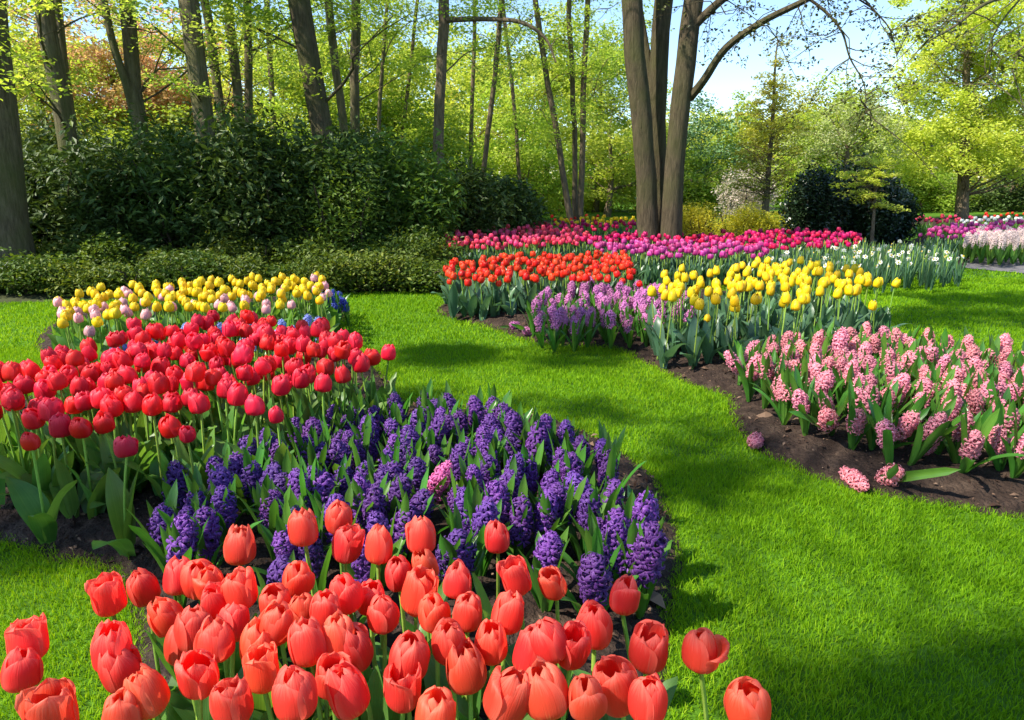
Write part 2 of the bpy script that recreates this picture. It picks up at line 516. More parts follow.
sheet('lawn', -400, 400, -150, 700, 0.0, M['lawn'])


def soil_bed(name, poly, step):
    """a low mound of earth inside an outline"""
    xs = [p[0] for p in poly]; ys = [p[1] for p in poly]
    x = np.arange(min(xs) - step, max(xs) + step * 2, step); y = np.arange(min(ys) - step, max(ys) + 2 * step, step)
    X, Y = np.meshgrid(x, y)
    P = np.stack([X.ravel(), Y.ravel()], 1)
    ins = inside(P, poly)
    d = edge_dist(P, poly) * np.where(ins, 1, -1)
    z = np.where(d > 0, 0.012 + .055 * (1 - np.exp(-np.maximum(d, 0) / .12)), 0.012 + d * .35)
    r = np.random.default_rng(3)
    z = z + np.where(d > 0, 1, .2) * (.010 * vnoise(P[:, 0] * 23, P[:, 1] * 23, 1) + .007 * vnoise(P[:, 0] * 61, P[:, 1] * 61, 2) + r.uniform(-.006, .006, len(P)))
    P = P + np.where(ins, 1, 0)[:, None] * r.uniform(-.3, .3, P.shape) * step
    mb = MB()
    mb.grid(np.stack([P[:, 0].reshape(X.shape), P[:, 1].reshape(X.shape), z.reshape(X.shape)], -1))
    # drop the quads well outside
    Fq = mb.f[0]
    keep = (d[Fq].max(1) > -step * 1.5)
    mb.f[0] = Fq[keep]; mb.m[0] = mb.m[0][keep]
    tag(mb.obj(name, M['soil']), kind='structure')


soil_bed('soil', BED_LEFT, .022)
soil_bed('soil', BED_RIGHT, .028)
for b in (BED_YELLOWPINK, BED_FAR, BED_FAR_RIGHT, BED_END, BED_END_RIGHT):
    soil_bed('soil', b, .08)

def leaf_shreds():
    """crumbs, bark shreds and dry bits lying on the beds' open earth"""
    mb = MB(); r = np.random.default_rng(12)
    for poly, n in ((BED_LEFT, 9000), (BED_RIGHT, 9000)):
        xs = [p[0] for p in poly]; ys = [p[1] for p in poly]
        P = np.stack([r.uniform(min(xs), max(xs), n), r.uniform(min(ys), max(ys), n)], 1)
        ins = inside(P, poly); d = edge_dist(P, poly)
        k = (ins & (d < .5)) | (~ins & (d < .035) & (r.random(n) < .5))
        P = P[k]; d = np.where(ins[k], d[k], 0)
        z = .020 + .055 * (1 - np.exp(-d / .12)) + r.uniform(-.004, .01, len(P))
        C = np.stack([P[:, 0], P[:, 1], z], 1)
        nrm = r.normal(0, .5, (len(P), 3)); nrm[:, 2] += 1; nrm /= np.linalg.norm(nrm, axis=1)[:, None]
        t = r.normal(0, 1, (len(P), 3)); t -= nrm * np.sum(t * nrm, 1)[:, None]; t /= np.linalg.norm(t, axis=1)[:, None]
        b = np.cross(nrm, t)
        sz = r.gamma(2.2, .0032, len(P))[:, None]; w = sz * r.uniform(.25, .9, (len(P), 1))
        top = C + nrm * sz * .5
        u = r.random(len(P))
        for q in ([C - t * sz, C - b * w, top, top], [C - b * w, C + t * sz, top, top], [C + t * sz, C + b * w, top, top], [C + b * w, C - t * sz, top, top]):
            mb.quads(np.stack(q, 1), u)
    return mb


M['crumb'] = leaf_mat('earth_crumbs', [(.02, .012, .008), (.05, .03, .02), (.10, .065, .04), (.2, .14, .09)], trans=0.0, rough=.9, spec=.1, val=0)
tag(leaf_shreds().obj('soil_crumbs', M['crumb'], smooth=False), 'dark crumbs and shreds of bark on the bare earth of the beds', 'mulch', kind='stuff')

# forest floor on the left, the path on the right
FLOOR = smooth_poly([at(*p) for p in [(-500, 330), (-150, 312), (20, 303), (150, 299), (300, 295), (400, 292), (446, 293), (452, 285), (440, 262), (430, 246), (500, 230), (520, 214), (400, 200), (0, 195), (-600, 200)]], 3)
x = np.arange(min(p[0] for p in FLOOR) - .2, max(p[0] for p in FLOOR) + .3, .14); y = np.arange(min(p[1] for p in FLOOR) - .2, max(p[1] for p in FLOOR) + .3, .14)
X, Y = np.meshgrid(x, y)
P = np.stack([X.ravel(), Y.ravel()], 1)
d = edge_dist(P, FLOOR) * np.where(inside(P, FLOOR), 1, -1)
mb = MB()
mb.grid(np.stack([X, Y, (np.where(d > 0, .006 + .03 * (1 - np.exp(-np.maximum(d, 0) / .3)), .006 + d * .2) + np.where(d > 0, .012, .002) * vnoise(P[:, 0] * 7, P[:, 1] * 7, 4)).reshape(X.shape)], -1))
keep = d[mb.f[0]].max(1) > -.2
mb.f[0] = mb.f[0][keep]; mb.m[0] = mb.m[0][keep]
tag(mb.obj('forest_floor', M['forest']), kind='structure')

pa = [at(*p) for p in [(955, 256.5), (1024, 259), (1250, 266)]]
pb = [at(*p) for p in [(962, 268), (1024, 274), (1250, 292)]]
mb = MB()
P = np.array([[[q.x + (p.x - q.x) * k / 3, q.y + (p.y - q.y) * k / 3, .008] for k in range(4)] for p, q in zip(pa, pb)])
mb.grid(P)
tag(mb.obj('path', M['path']), kind='structure')


# grass blades, finer where one looks closely
def grass_patch(mb, n, xr, yr, h, w, seed, reject=True):
    r = np.random.default_rng(seed)
    P = np.stack([r.uniform(*xr, n), r.uniform(*yr, n)], 1)
    # only what the view can reach (with a margin on each side)
    P = P[np.abs(P[:, 0]) < .85 * P[:, 1] + 1.2]
    ok = np.ones(len(P), bool)
    edge = r.normal(0, .022, len(P))
    for b in BEDS:
        bi = inside(P, b)
        ok &= ~(bi & (edge_dist(P, b) > np.abs(edge)))
    ok &= ~inside(P, FLOOR)
    pp = [(p[0], p[1]) for p in pa] + [(p[0], p[1]) for p in reversed(pb)]
    ok &= ~inside(P, pp)
    P = P[ok]
    n = len(P)
    a = r.uniform(0, 2 * PI, n)
    tuft = .75 + .35 * vnoise(P[:, 0] * 9, P[:, 1] * 9, 5)
    hh = h * r.uniform(.55, 1.25, n) * np.clip(tuft, .45, 1.3)
    lean = r.normal(0, .42, (n, 2)) * hh[:, None]
    wx, wy = np.cos(a) * w, np.sin(a) * w
    z0 = np.zeros(n)
    b0 = np.stack([P[:, 0] - wx, P[:, 1] - wy, z0], 1)
    b1 = np.stack([P[:, 0] + wx, P[:, 1] + wy, z0], 1)
    m0 = np.stack([P[:, 0] - wx * .8 + lean[:, 0] * .4, P[:, 1] - wy * .8 + lean[:, 1] * .4, hh * .6], 1)
    m1 = np.stack([P[:, 0] + wx * .8 + lean[:, 0] * .4, P[:, 1] + wy * .8 + lean[:, 1] * .4, hh * .6], 1)
    t0 = np.stack([P[:, 0] - wx * .12 + lean[:, 0], P[:, 1] - wy * .12 + lean[:, 1], hh], 1)
    t1 = np.stack([P[:, 0] + wx * .12 + lean[:, 0], P[:, 1] + wy * .12 + lean[:, 1], hh], 1)
    V = np.stack([b0, b1, m1, m0, t1, t0], 1).reshape(-1, 3)
    i = np.arange(n)[:, None] * 6
    Fq = np.concatenate([i + np.array([0, 1, 2, 3]), i + np.array([3, 2, 4, 5])], 0)
    pat = .5 + .32 * vnoise(P[:, 0] * 1.7, P[:, 1] * 1.7, 9) + r.normal(0, .22, n)
    u = np.clip(pat, 0.02, .98)
    UV = np.zeros((n, 6, 2)); UV[:, :, 0] = u[:, None]
    UV[:, 2:4, 1] = .6; UV[:, 4:, 1] = 1
    mb.add(V, Fq, UV)


mb = MB()
grass_patch(mb, 420000, (-3.2, 3.8), (.7, 2.6), .026, .0013, 1)
grass_patch(mb, 260000, (-4.5, 5.5), (2.6, 4.6), .027, .002, 2)
grass_patch(mb, 200000, (-7, 8), (4.6, 8), .032, .0036, 3)
grass_patch(mb, 80000, (-10, 12), (8, 13), .034, .007, 4)
tag(mb.obj('grass', M['grass']), label='short mown bright green lawn grass between the flower beds', cat='grass', kind='stuff')


# ------------------------------------------------------------------ flowers: shared meshes
def petal_grid(a0, R, Hf, closed, wid, seed, rs=1.0, nu=7, nv=9, curl=0.0):
    """one petal of a cup; closed: 0 shut, 1 wide open"""
    r = random.Random(seed)
    t = np.linspace(0, 1, nv)**.82
    s = np.linspace(-1, 1, nu)
    hj = r.uniform(.92, 1.05)
    fl = r.uniform(-.12, .2)
    tipw = r.uniform(.36, .52)
    rad = R * rs * r.uniform(.96, 1.05) * spl([(0, .12), (.08, .5), (.25, .9), (.46, 1.0), (.7, .90 + .08 * closed), (.88, .62 + .45 * closed), (1, .24 + .8 * closed + fl)], t)
    zz = Hf * hj * spl([(0, 0), (.08, .02), (.25, .15), (.46, .40), (.7, .69), (.88, .90), (1, 1.0)], t)
    if curl:
        k = np.clip((t - .45) / .55, 0, 1)**1.4
        rad = rad + R * 1.25 * curl * k
        zz = zz - Hf * .55 * curl * k * k
    w = wid * spl([(0, .8), (.1, .85), (.28, 1.0), (.55, 1.08), (.76, 1.0), (.9, .74), (.97, tipw), (1, .05)], t)
    T, S = np.meshgrid(t, s, indexing='ij')
    ang = a0 + S * w[:, None] + r.uniform(-.08, .08) * T
    roll = r.uniform(-.02, .14)
    RR = rad[:, None] * (1 - .09 * S**2 * (rs < 1) + roll * S**4 * T - .045 * np.exp(-(S / .22)**2) * T * (1 - .4 * T))
    RR = RR + R * .045 * np.sin(S * r.uniform(3, 5) + seed * 1.3 + T * 5) * T
    Z = np.broadcast_to(zz[:, None], T.shape) - Hf * .07 * S**2 * T + R * .05 * np.sin(S * 5 + seed * 2.1) * T
    return np.stack([np.cos(ang) * RR, np.sin(ang) * RR, Z], -1)


def tulip_flower(name, mat, seed, R=.034, Hf=.078, closed=.15, curl_petal=None, nu=7, nv=9):
    r = random.Random(seed)
    mb = MB()
    for k in range(3):
        mb.grid(petal_grid(k * 2 * PI / 3 + PI / 3 + r.uniform(-.15, .15), R, Hf * 1.03, closed * .75, 1.0, seed * 7 + k, rs=.92, nu=nu, nv=nv))
    for k in range(3):
        c = curl_petal if (curl_petal and k == 0) else 0
        mb.grid(petal_grid(k * 2 * PI / 3 + r.uniform(-.15, .15), R, Hf * r.uniform(.94, 1.02), closed, 1.08, seed * 13 + k, rs=1.04, nu=nu, nv=nv, curl=c or r.choice([0, 0, .05, .12])))
    return mb.mesh(name, mat)


def stem_mesh(name, h, bend, r0, r1, mat, k=6):
    mb = MB()
    pts = [(bend * (t**1.8), 0.15 * bend * math.sin(t * 3), h * t) for t in np.linspace(0, 1, 7)]
    mb.tube(pts, list(np.linspace(r0, r1, 7)), k)
    return mb.mesh(name, mat), Vector(pts[-1])


def leaf_mesh(name, mat, L, W, p0, p1, seed, fold=.35, nu=5, nv=10, base=.55, sharp=1.0, wave=.12, single=False):
    r = random.Random(seed)
    t = np.linspace(0, 1, nv)
    phi = p0 + (p1 - p0) * t**1.7
    ds = L / (nv - 1)
    x = np.concatenate([[0], np.cumsum(np.sin(phi[:-1]) * ds)])
    z = np.concatenate([[0], np.cumsum(np.cos(phi[:-1]) * ds)])
    w = W * spl([(0, base), (.15, .78), (.4, 1), (.65, .85), (.85, .48 / sharp), (.95, .22 / sharp), (1, .02)], t)
    s = np.linspace(-1, 1, nu)
    tw = r.uniform(-.5, .5) * t
    P = np.zeros((nv, nu, 3))
    for i in range(nv):
        nx, nz = -np.cos(phi[i]), np.sin(phi[i])      # the upper face's normal
        for j in range(nu):
            side = s[j] * w[i]
            up = abs(s[j]) * w[i] * fold * (1 - .6 * t[i]) + W * wave * math.sin(t[i] * 9 + seed + s[j] * 1.5) * abs(s[j])
            cy_, sy_ = math.cos(tw[i]), math.sin(tw[i])
            a, b = side * cy_ - up * sy_, side * sy_ + up * cy_
            P[i, j] = (x[i] + nx * b, a, z[i] + nz * b)
    mb = MB()
    mb.grid(P)
    return mb.mesh(name, mat)


def floret(mb, pos, d, size, roll, tube_len, n=6):
    """one small six-petalled flower whose petals bend back"""
    d = Vector(d).normalized()
    x = d.orthogonal().normalized(); y = d.cross(x)
    b = Vector(pos)
    mouth = b + d * tube_len
    mb.tube([b, b + d * tube_len * .5, mouth], [size * .18, size * .26, size * .34], 5)
    for k in range(n):
        a = roll + 2 * PI * k / n
        ca, sa = math.cos(a), math.sin(a)
        rd = x * ca + y * sa
        sd = d.cross(rd)
        rows = []
        for (rr, hh, ww) in ((.22, -.02, .12), (.62, .2, .19), (1.02, .22, .19), (1.32, -.05, .13), (1.36, -.36, .03)):
            c = mouth + rd * (size * rr) + d * (size * hh)
            rows.append([c - sd * size * ww - d * size * .02, c + d * size * .06, c + sd * size * ww - d * size * .02])
        mb.grid(np.array(rows))


def spike_mesh(name, mat, seed, n=40, L=.125, R=.030, size=.0135):
    r = random.Random(seed)
    mb = MB()
    for i in range(n):
        t = (i + .5) / n
        a = i * 2.39996 + r.uniform(-.3, .3)
        z = L * (t * .97) + r.uniform(-.003, .003)
        rr = R * (1.0 if t < .7 else 1 - (t - .7) / .3 * .62) * (.85 + .15 * min(1, t * 6)) * r.uniform(.85, 1.12)
        up = -.25 + .5 * t + max(0, t - .8) * 5 + r.uniform(-.25, .25)
        d = Vector((math.cos(a), math.sin(a), up)).normalized()
        base = Vector((0, 0, z - up * rr * .35))
        d2 = (d + Vector((r.gauss(0, .22), r.gauss(0, .22), r.gauss(0, .2)))).normalized()
        floret(mb, base + d * rr * .2, d2, size * r.uniform(.85, 1.2) * (1 - .3 * max(0, t - .75) / .25), r.uniform(0, 6), rr * r.uniform(.55, .85))
    mb.tube([(0, 0, -.004), (0, 0, L * .5), (0, 0, L * .95)], [.006, .006, .003], 5)
    return mb.mesh(name, mat)


TLEAF = {}
def tulip_leaves(mat, key, L=.25, W=.034):
    if key not in TLEAF:
        TLEAF[key] = [leaf_mesh('leaf', mat, L * a, W * b, p0, p1, 11 * i + 3, fold=f)
                      for i, (a, b, p0, p1, f) in enumerate([(1, 1, .12, .55, .45), (.95, 1.1, .25, 1.0, .35), (1.05, .85, .08, .35, .55), (.9, 1.05, .35, 1.45, .3), (1.0, .9, .2, .8, .5), (.8, 1.15, .5, 1.8, .25)])]
    return TLEAF[key]


STEMS = [stem_mesh('stem', 1.0, b, .0046, .0038, M['stem']) for b in (.0, .015, .03, -.02)]


class TulipKind:
    def __init__(s, name, mat, leafmat, leafkey, R, Hf, variants, leaf_len=.25, leaf_w=.034, nu=7, nv=9):
        s.name = name
        s.flowers = [tulip_flower('flower', mat, 10 + i * 3, R, Hf, c, cp, nu, nv) for i, (c, cp) in enumerate(variants)]
        s.leaves = tulip_leaves(leafmat, leafkey, leaf_len, leaf_w)
        s.Hf = Hf


def plant_tulip(kind, head, label, group, r, variant=None, nleaf=3, fscale=1.0, tilt=None, cat='tulip', lscale=1.0, zbase=.03):
    """head: the middle of the flower"""
    rz = r.uniform(0, 2 * PI)
    mesh_s, top = r.choice(STEMS)
    hz = max(.12, head[2] - kind.Hf * .5 * fscale - zbase)
    lean = tilt if tilt is not None else (r.gauss(0, .045), r.gauss(0, .045))
    off = Matrix.Rotation(rz, 3, 'Z') @ Vector((top.x, top.y, 0))
    root = empty(kind.name, (head[0] - off.x - lean[1] * hz, head[1] - off.y + lean[0] * hz, zbase), 0)
    root.rotation_euler = (lean[0], lean[1], rz) if False else (0, 0, rz)
    tag(root, label, cat, group)
    # the whole plant leans with its stem
    q = Euler((lean[0], lean[1], 0)).to_matrix() @ Matrix.Rotation(rz, 3, 'Z')
    root.rotation_euler = q.to_euler()
    st = link('stem', mesh_s, root)
    st.scale = (1, 1, hz)
    fl = link('flower', r.choice(kind.flowers) if variant is None else kind.flowers[variant], root)
    fl.location = (top.x, top.y, hz - .002)
    fl.rotation_euler = (r.gauss(0, .14), r.gauss(0, .14), r.uniform(0, 6.28))
    if variant == 5:
        fl.rotation_euler = (0, 0, -rz - .35)      # the curled petal hangs to the right
    fl.scale = (fscale * r.uniform(.95, 1.05),) * 2 + (fscale * r.uniform(.94, 1.08),)
    a = r.uniform(0, 6.28)
    for k in range(nleaf):
        lf = link('leaf', r.choice(kind.leaves), root)
        sc = r.uniform(.8, 1.15) * lscale
        lf.scale = (sc, sc, sc)
        a += 2.1 + r.uniform(-.5, .5)
        lf.location = (.006 * math.cos(a), .006 * math.sin(a), r.uniform(-.01, .03))
        lf.rotation_euler = (0, 0, a)
    return root


def ordinal(i):
    return ['first', 'second', 'third', 'fourth', 'fifth', 'sixth', 'seventh', 'eighth', 'ninth', 'tenth', 'eleventh', 'twelfth', 'thirteenth',
            'fourteenth', 'fifteenth', 'sixteenth', 'seventeenth', 'eighteenth', 'nineteenth', 'twentieth', 'twenty-first', 'twenty-second', 'twenty-third'][i]


def row_labels(pts, cuts, fmt, special):
    """pts: (px, py, ...) of single flowers; each named by its row and its place in that row, or by what is special about it"""
    rows = {}
    for i, p in enumerate(pts):
        if i in special: continue
        rows.setdefault(sum(p[1] > c for c in cuts), []).append((p[0], i))
    out = dict(special)
    for k, v in rows.items():
        v.sort()
        for j, (_, i) in enumerate(v):
            out[i] = fmt.format(row=k, n=ordinal(j))
    return out


# --- coral tulips, nearest bed
CORAL = [(109, 593), (147, 585), (176, 577), (196, 570), (210, 580), (219, 596), (243, 587), (239, 545), (304, 527), (297, 573), (173, 611), (193, 627), (231, 622),
         (272, 622), (301, 611), (310, 640), (110, 647), (124, 666), (197, 668), (234, 701), (295, 692), (48, 712), (120, 712), (27, 640), (18, 669),
         (338, 515), (344, 541), (377, 546), (421, 534), (498, 535), (349, 589), (369, 593), (399, 570), (427, 562), (415, 592), (457, 579), (436, 608),
         (520, 575), (557, 579), (337, 637), (357, 642), (406, 653), (354, 688), (450, 637), (470, 665), (492, 639), (528, 650), (557, 636), (432, 715),
         (623, 594), (595, 622), (571, 641), (647, 644), (589, 692), (624, 681), (648, 697), (702, 647), (751, 699), (181, 640), (255, 640), (276, 600), (325, 606), (384, 612), (402, 684), (262, 668), (214, 640), (505, 612), (330, 672), (152, 690), (500, 690), (552, 690), (467, 610)]
coral = TulipKind('coral_tulip', M['coral'], M['tleaf'], 'wide', .029, .077, [(.05, None), (.14, None), (.22, None), (.0, None), (.5, None), (.2, .9), (.15, .35), (.1, .12), (.3, None), (.7, None), (.38, .2)], .25, .036, nu=11, nv=15)
sp = {23: 'coral tulip at the far left edge, the upper of two over sunlit lawn', 24: 'coral tulip at the far left edge, the lower of two over sunlit lawn',
      29: 'slim closed coral tulip on tall bare stem right in front of dark purple hyacinths', 56: 'coral tulip with one petal curled out, alone over lawn right of its clump',
      57: 'coral tulip rightmost of all, at the bottom edge over dark lawn', 51: 'wide open coral tulip beside the taller closed ones at the right',
      40: 'coral tulip with a long loose petal, between darker closed flowers', 7: 'pale coral tulip with ruffled top, alone before the purple hyacinths at left',
      0: 'coral tulip at the left of the clump, alone above bare soil and lawn', 21: 'coral tulip cut by the bottom edge, leftmost there', 49: 'coral tulip just under the rightmost purple hyacinths, beside dark soil',
      52: 'coral tulip with pointed petals over the bare soil, left of the curled one'}
lab = row_labels(CORAL, (557, 600, 632, 660, 697), 'coral red tulip, {n} from left in row {row} counted from the back row zero', sp)
ROWN = ['back row', 'second row', 'third row', 'fourth row', 'fifth row', 'front row']
for i in lab:
    for k in range(6):
        lab[i] = lab[i].replace('row %d counted from the back row zero' % k, 'the %s of the near clump' % ROWN[k])
r = random.Random(5)
for i, (px, py) in enumerate(CORAL):
    z = .405 + r.uniform(-.028, .028) + (.02 if py < 560 else 0)
    v = {56: 5, 51: 4, 29: 3, 40: 6, 7: 1}.get(i)
    if v is None: v = r.choice([0, 0, 1, 1, 2, 3, 4, 6, 7, 7, 8, 9, 10])
    plant_tulip(coral, at(px, py, z), lab[i], 'coral tulips in the nearest bed', r, v, nleaf=3, fscale=.84 if i == 29 else r.uniform(.84, 1.06), lscale=.9)

# --- red tulips behind them on the left
red = TulipKind('red_tulip', M['red'], M['tleaf'], 'wide', .031, .073, [(.05, None), (.12, None), (.2, None), (.3, None), (.2, .3), (.08, .1)], .25, .036)
RED_FRONT = [(29, 367), (10, 390), (24, 384), (44, 388), (35, 417), (31, 440), (62, 352), (79, 386), (86, 399), (60, 425), (81, 425), (50, 408), (108, 382),
             (112, 405), (104, 421), (125, 445), (133, 402), (152, 404), (173, 425), (187, 432), (200, 402), (225, 388), (236, 394), (255, 405), (277, 414), (279, 384),
             (252, 375), (300, 377), (325, 366), (344, 374), (388, 352), (372, 355), (352, 350), (361, 362), (322, 382)]
sp = {15: 'dark red tulip hanging lowest in front of the red bed, above its leaves', 30: 'red tulip at the right tip of the red bed, over the lawn',
      0: 'shaded red tulip standing above the others at the left edge', 24: 'small red bud low on the right, just above the purple hyacinths', 5: 'small dark red tulip lowest at the left edge',
      23: 'red tulip alone above the purple hyacinths with bright stems around it', 18: 'dark red tulip, larger of two close together at the front', 19: 'small dark red tulip, smaller of two close together at the front'}
lab = row_labels(RED_FRONT, (370, 392, 412), 'red tulip on the near side of its bed, {n} from left in ROW{row}', sp)
for i in lab:
    for k, w in enumerate(['the back row', 'the second row', 'the third row', 'the front row']):
        lab[i] = lab[i].replace('ROW%d' % k, w)
heads = []
for i, (px, py) in enumerate(RED_FRONT):
    p = at(px, py, .40 - (.03 if py > 412 else 0))
    heads.append(p)
    plant_tulip(red, p, lab[i], 'red tulips in the left bed', r, nleaf=3, fscale=.75 if i in (24, 19, 5) else r.uniform(.92, 1.08))
poly = [at(*p, .41) for p in [(-30, 392), (-20, 372), (20, 366), (60, 356), (110, 340), (128, 333), (170, 331), (215, 322), (255, 319), (285, 325), (312, 330), (350, 346), (380, 352), (345, 362), (310, 368), (270, 380), (220, 385), (160, 400), (90, 400), (30, 405), (-20, 402)]]
for (x, y) in poisson(poly, .070, 3, heads, 170):
    plant_tulip(red, (x, y, .41 + max(-.09, min(.05, r.gauss(0, .04)))), 'red tulip in the dense sunlit middle of the left bed, pressed among others', 'red tulips in the left bed', r, nleaf=3, fscale=r.uniform(.85, 1.05))

# --- yellow and soft pink tulips in the small bed before the hedge
yel_far = TulipKind('yellow_tulip', M['yellow'], M['tleaf'], 'wide', .0265, .064, [(.05, None), (.15, None), (.1, None), (.22, None)], .25, .036, 5, 7)
pnk_far = TulipKind('soft_pink_tulip', M['softpink'], M['tleaf'], 'wide', .0265, .062, [(.2, None), (.1, None)], .25, .036, 5, 7)
poly = [at(*p, .37) for p in [(52, 300), (100, 291), (180, 284), (260, 280), (318, 277), (330, 288), (320, 298), (285, 302), (240, 306), (190, 309), (135, 312), (105, 322), (62, 326), (58, 310)]]
pts = poisson(poly, .088, 8, (), 220)
for (x, y) in pts:
    lower = inside([(x, y)], [at(*p, .37) for p in [(40, 330), (40, 304), (130, 298), (250, 296), (300, 288), (340, 280), (345, 330)]])[0]
    if r.random() < (.42 if lower else .12):
        plant_tulip(pnk_far, (x, y, .37 + r.uniform(-.04, .02)), 'soft pink tulip among yellow ones in the small bed before the hedge', 'soft pink tulips before the hedge', r, nleaf=3)
    else:
        plant_tulip(yel_far, (x, y, .38 + r.uniform(-.03, .03)), 'yellow tulip among soft pink ones in the small bed before the hedge', 'yellow tulips before the hedge', r, nleaf=3)

# --- yellow tulips of the right bed
yellow = TulipKind('golden_tulip', M['yellow'], M['tleaf_blue'], 'blue', .0255, .070, [(.0, None), (.08, None), (.04, None), (.2, None), (.12, .08)], .27, .036)
YEL = [(652, 291), (662, 288), (675, 293), (682, 268), (664, 274), (668, 280), (873, 305), (737, 308), (895, 282), (868, 281), (880, 281), (855, 290), (837, 293), (758, 298), (707, 318), (783, 301), (801, 292)]
sp = {6: 'short golden tulip leaning out low at the right end of its bed', 8: 'golden tulip farthest right, alone against the shaded lawn', 0: 'golden tulip at the left tip beside the lilac hyacinths',
      3: 'golden tulip standing tallest near the left tip', 7: 'small low golden tulip below the front edge of flower heads', 14: 'small golden bud lowest among the bare stems'}
lab = row_labels(YEL, (279, 292.5), 'golden tulip on the rim of its bed, {n} from left in ROW{row}', sp)
for i in lab:
    for k, w in enumerate(['the upper rim', 'the middle rim', 'the lower rim']):
        lab[i] = lab[i].replace('ROW%d' % k, w)
heads = []
for i, (px, py) in enumerate(YEL):
    z = {6: .33, 7: .36, 14: .30}.get(i, .43)
    p = at(px, py, z); heads.append(p)
    plant_tulip(yellow, p, lab[i], 'golden tulips in the right bed', r, nleaf=3, fscale=.7 if i in (7, 14) else 1)
poly = [at(*p, .44) for p in [(655, 287), (672, 276), (690, 272), (735, 266), (790, 262), (840, 268), (872, 277), (880, 284), (850, 293), (815, 298), (790, 306), (755, 303), (720, 308), (690, 306), (664, 302)]]
for (x, y) in poisson(poly, .098, 13, heads, 110):
    plant_tulip(yellow, (x, y, .445 + r.uniform(-.035, .035)), 'golden yellow tulip in the thick of the right bed, among its like', 'golden tulips in the right bed', r, nleaf=3)

# --- orange-red tulips behind the lilac hyacinths
orange = TulipKind('orange_red_tulip', M['orange'], M['tleaf_blue'], 'blue', .0285, .064, [(.15, None), (.25, None), (.35, None)], .27, .036, 5, 7)
poly = [at(*p, .36) for p in [(446, 268), (452, 262), (500, 257), (560, 255), (628, 253), (632, 265), (634, 274), (590, 278), (540, 276), (490, 280), (450, 279)]]
for (x, y) in poisson(poly, .094, 21, (), 200):
    plant_tulip(orange, (x, y, .36 + r.uniform(-.04, .035)), 'orange red tulip massed behind the lilac hyacinths in the middle distance', 'orange red tulips in the middle distance', r, nleaf=3)
for i, (px, py, t) in enumerate([(450, 281, 'orange red tulip lowest at the left corner of its bed'), (498, 283, 'orange red tulip hanging low below the others, left of centre'), (622, 281, 'orange red tulip low at the right end, above lilac hyacinths'), (640, 283, 'orange red tulip farthest right, apart from its bed')]):
    plant_tulip(orange, at(px, py, .32), t, 'orange red tulips in the middle distance', r, nleaf=3, fscale=.85)


# --- hyacinths
HLEAF = [leaf_mesh('leaf', M['hleaf'], L, .0135, p0, p1, 5 * i, fold=.55, base=.6, sharp=.62, wave=.05, nv=8) for i, (L, p0, p1) in enumerate([(.20, .1, .3), (.19, .2, .55), (.21, .05, .2), (.18, .3, .8), (.2, .18, .42), (.17, .45, 1.3)])]
HSTEM = stem_mesh('stem', 1.0, .004, .0075, .006, M['stem'])


class HyacinthKind:
    def __init__(s, name, mat, n=40, L=.125, R=.030, size=.0145, nvar=4):
        s.name = name; s.L = L
        s.spikes = [spike_mesh('flower_spike', mat, 31 * i + 5, n + (i % 3) * 4 - 4, L * (1 + .08 * (i % 3 - 1)), R, size) for i in range(nvar)]


def plant_hyacinth(kind, mid, label, group, r, nleaf=5, tilt=None, fscale=1.0, lscale=1.0, spike_tilt=.12, zbase=.04):
    """mid: the middle of the flower spike"""
    hz = max(.03, mid[2] - kind.L * .5 * fscale - zbase)
    tilt = tilt if tilt is not None else (r.gauss(0, .08), r.gauss(0, .08))
    rot = Euler((tilt[0], tilt[1], 0)).to_matrix()
    head = rot @ Vector((0, 0, hz + kind.L * .5 * fscale))
    root = empty(kind.name, (mid[0] - head.x, mid[1] - head.y, mid[2] - head.z))
    root.rotation_euler = (rot @ Matrix.Rotation(r.uniform(0, 6.28), 3, 'Z')).to_euler()
    tag(root, label, 'hyacinth', group)
    st = link('stem', HSTEM[0], root); st.scale = (1, 1, hz + .01)
    sp = link('flower_spike', r.choice(kind.spikes), root)
    sp.location = (0, 0, hz); sp.rotation_euler = (r.gauss(0, spike_tilt), r.gauss(0, spike_tilt), r.uniform(0, 6.28))
    sp.scale = (fscale * r.uniform(.9, 1.1),) * 2 + (fscale * r.uniform(.88, 1.12),)
    a = r.uniform(0, 6.28)
    for k in range(nleaf):
        lf = link('leaf', r.choice(HLEAF), root)
        sc = r.uniform(.85, 1.15) * lscale
        lf.scale = (sc, sc * .92, sc * 1.04)
        a += 2 * PI / nleaf + r.uniform(-.4, .4)
        lf.location = (.008 * math.cos(a), .008 * math.sin(a), 0)
        lf.rotation_euler = (0, 0, a)
    return root


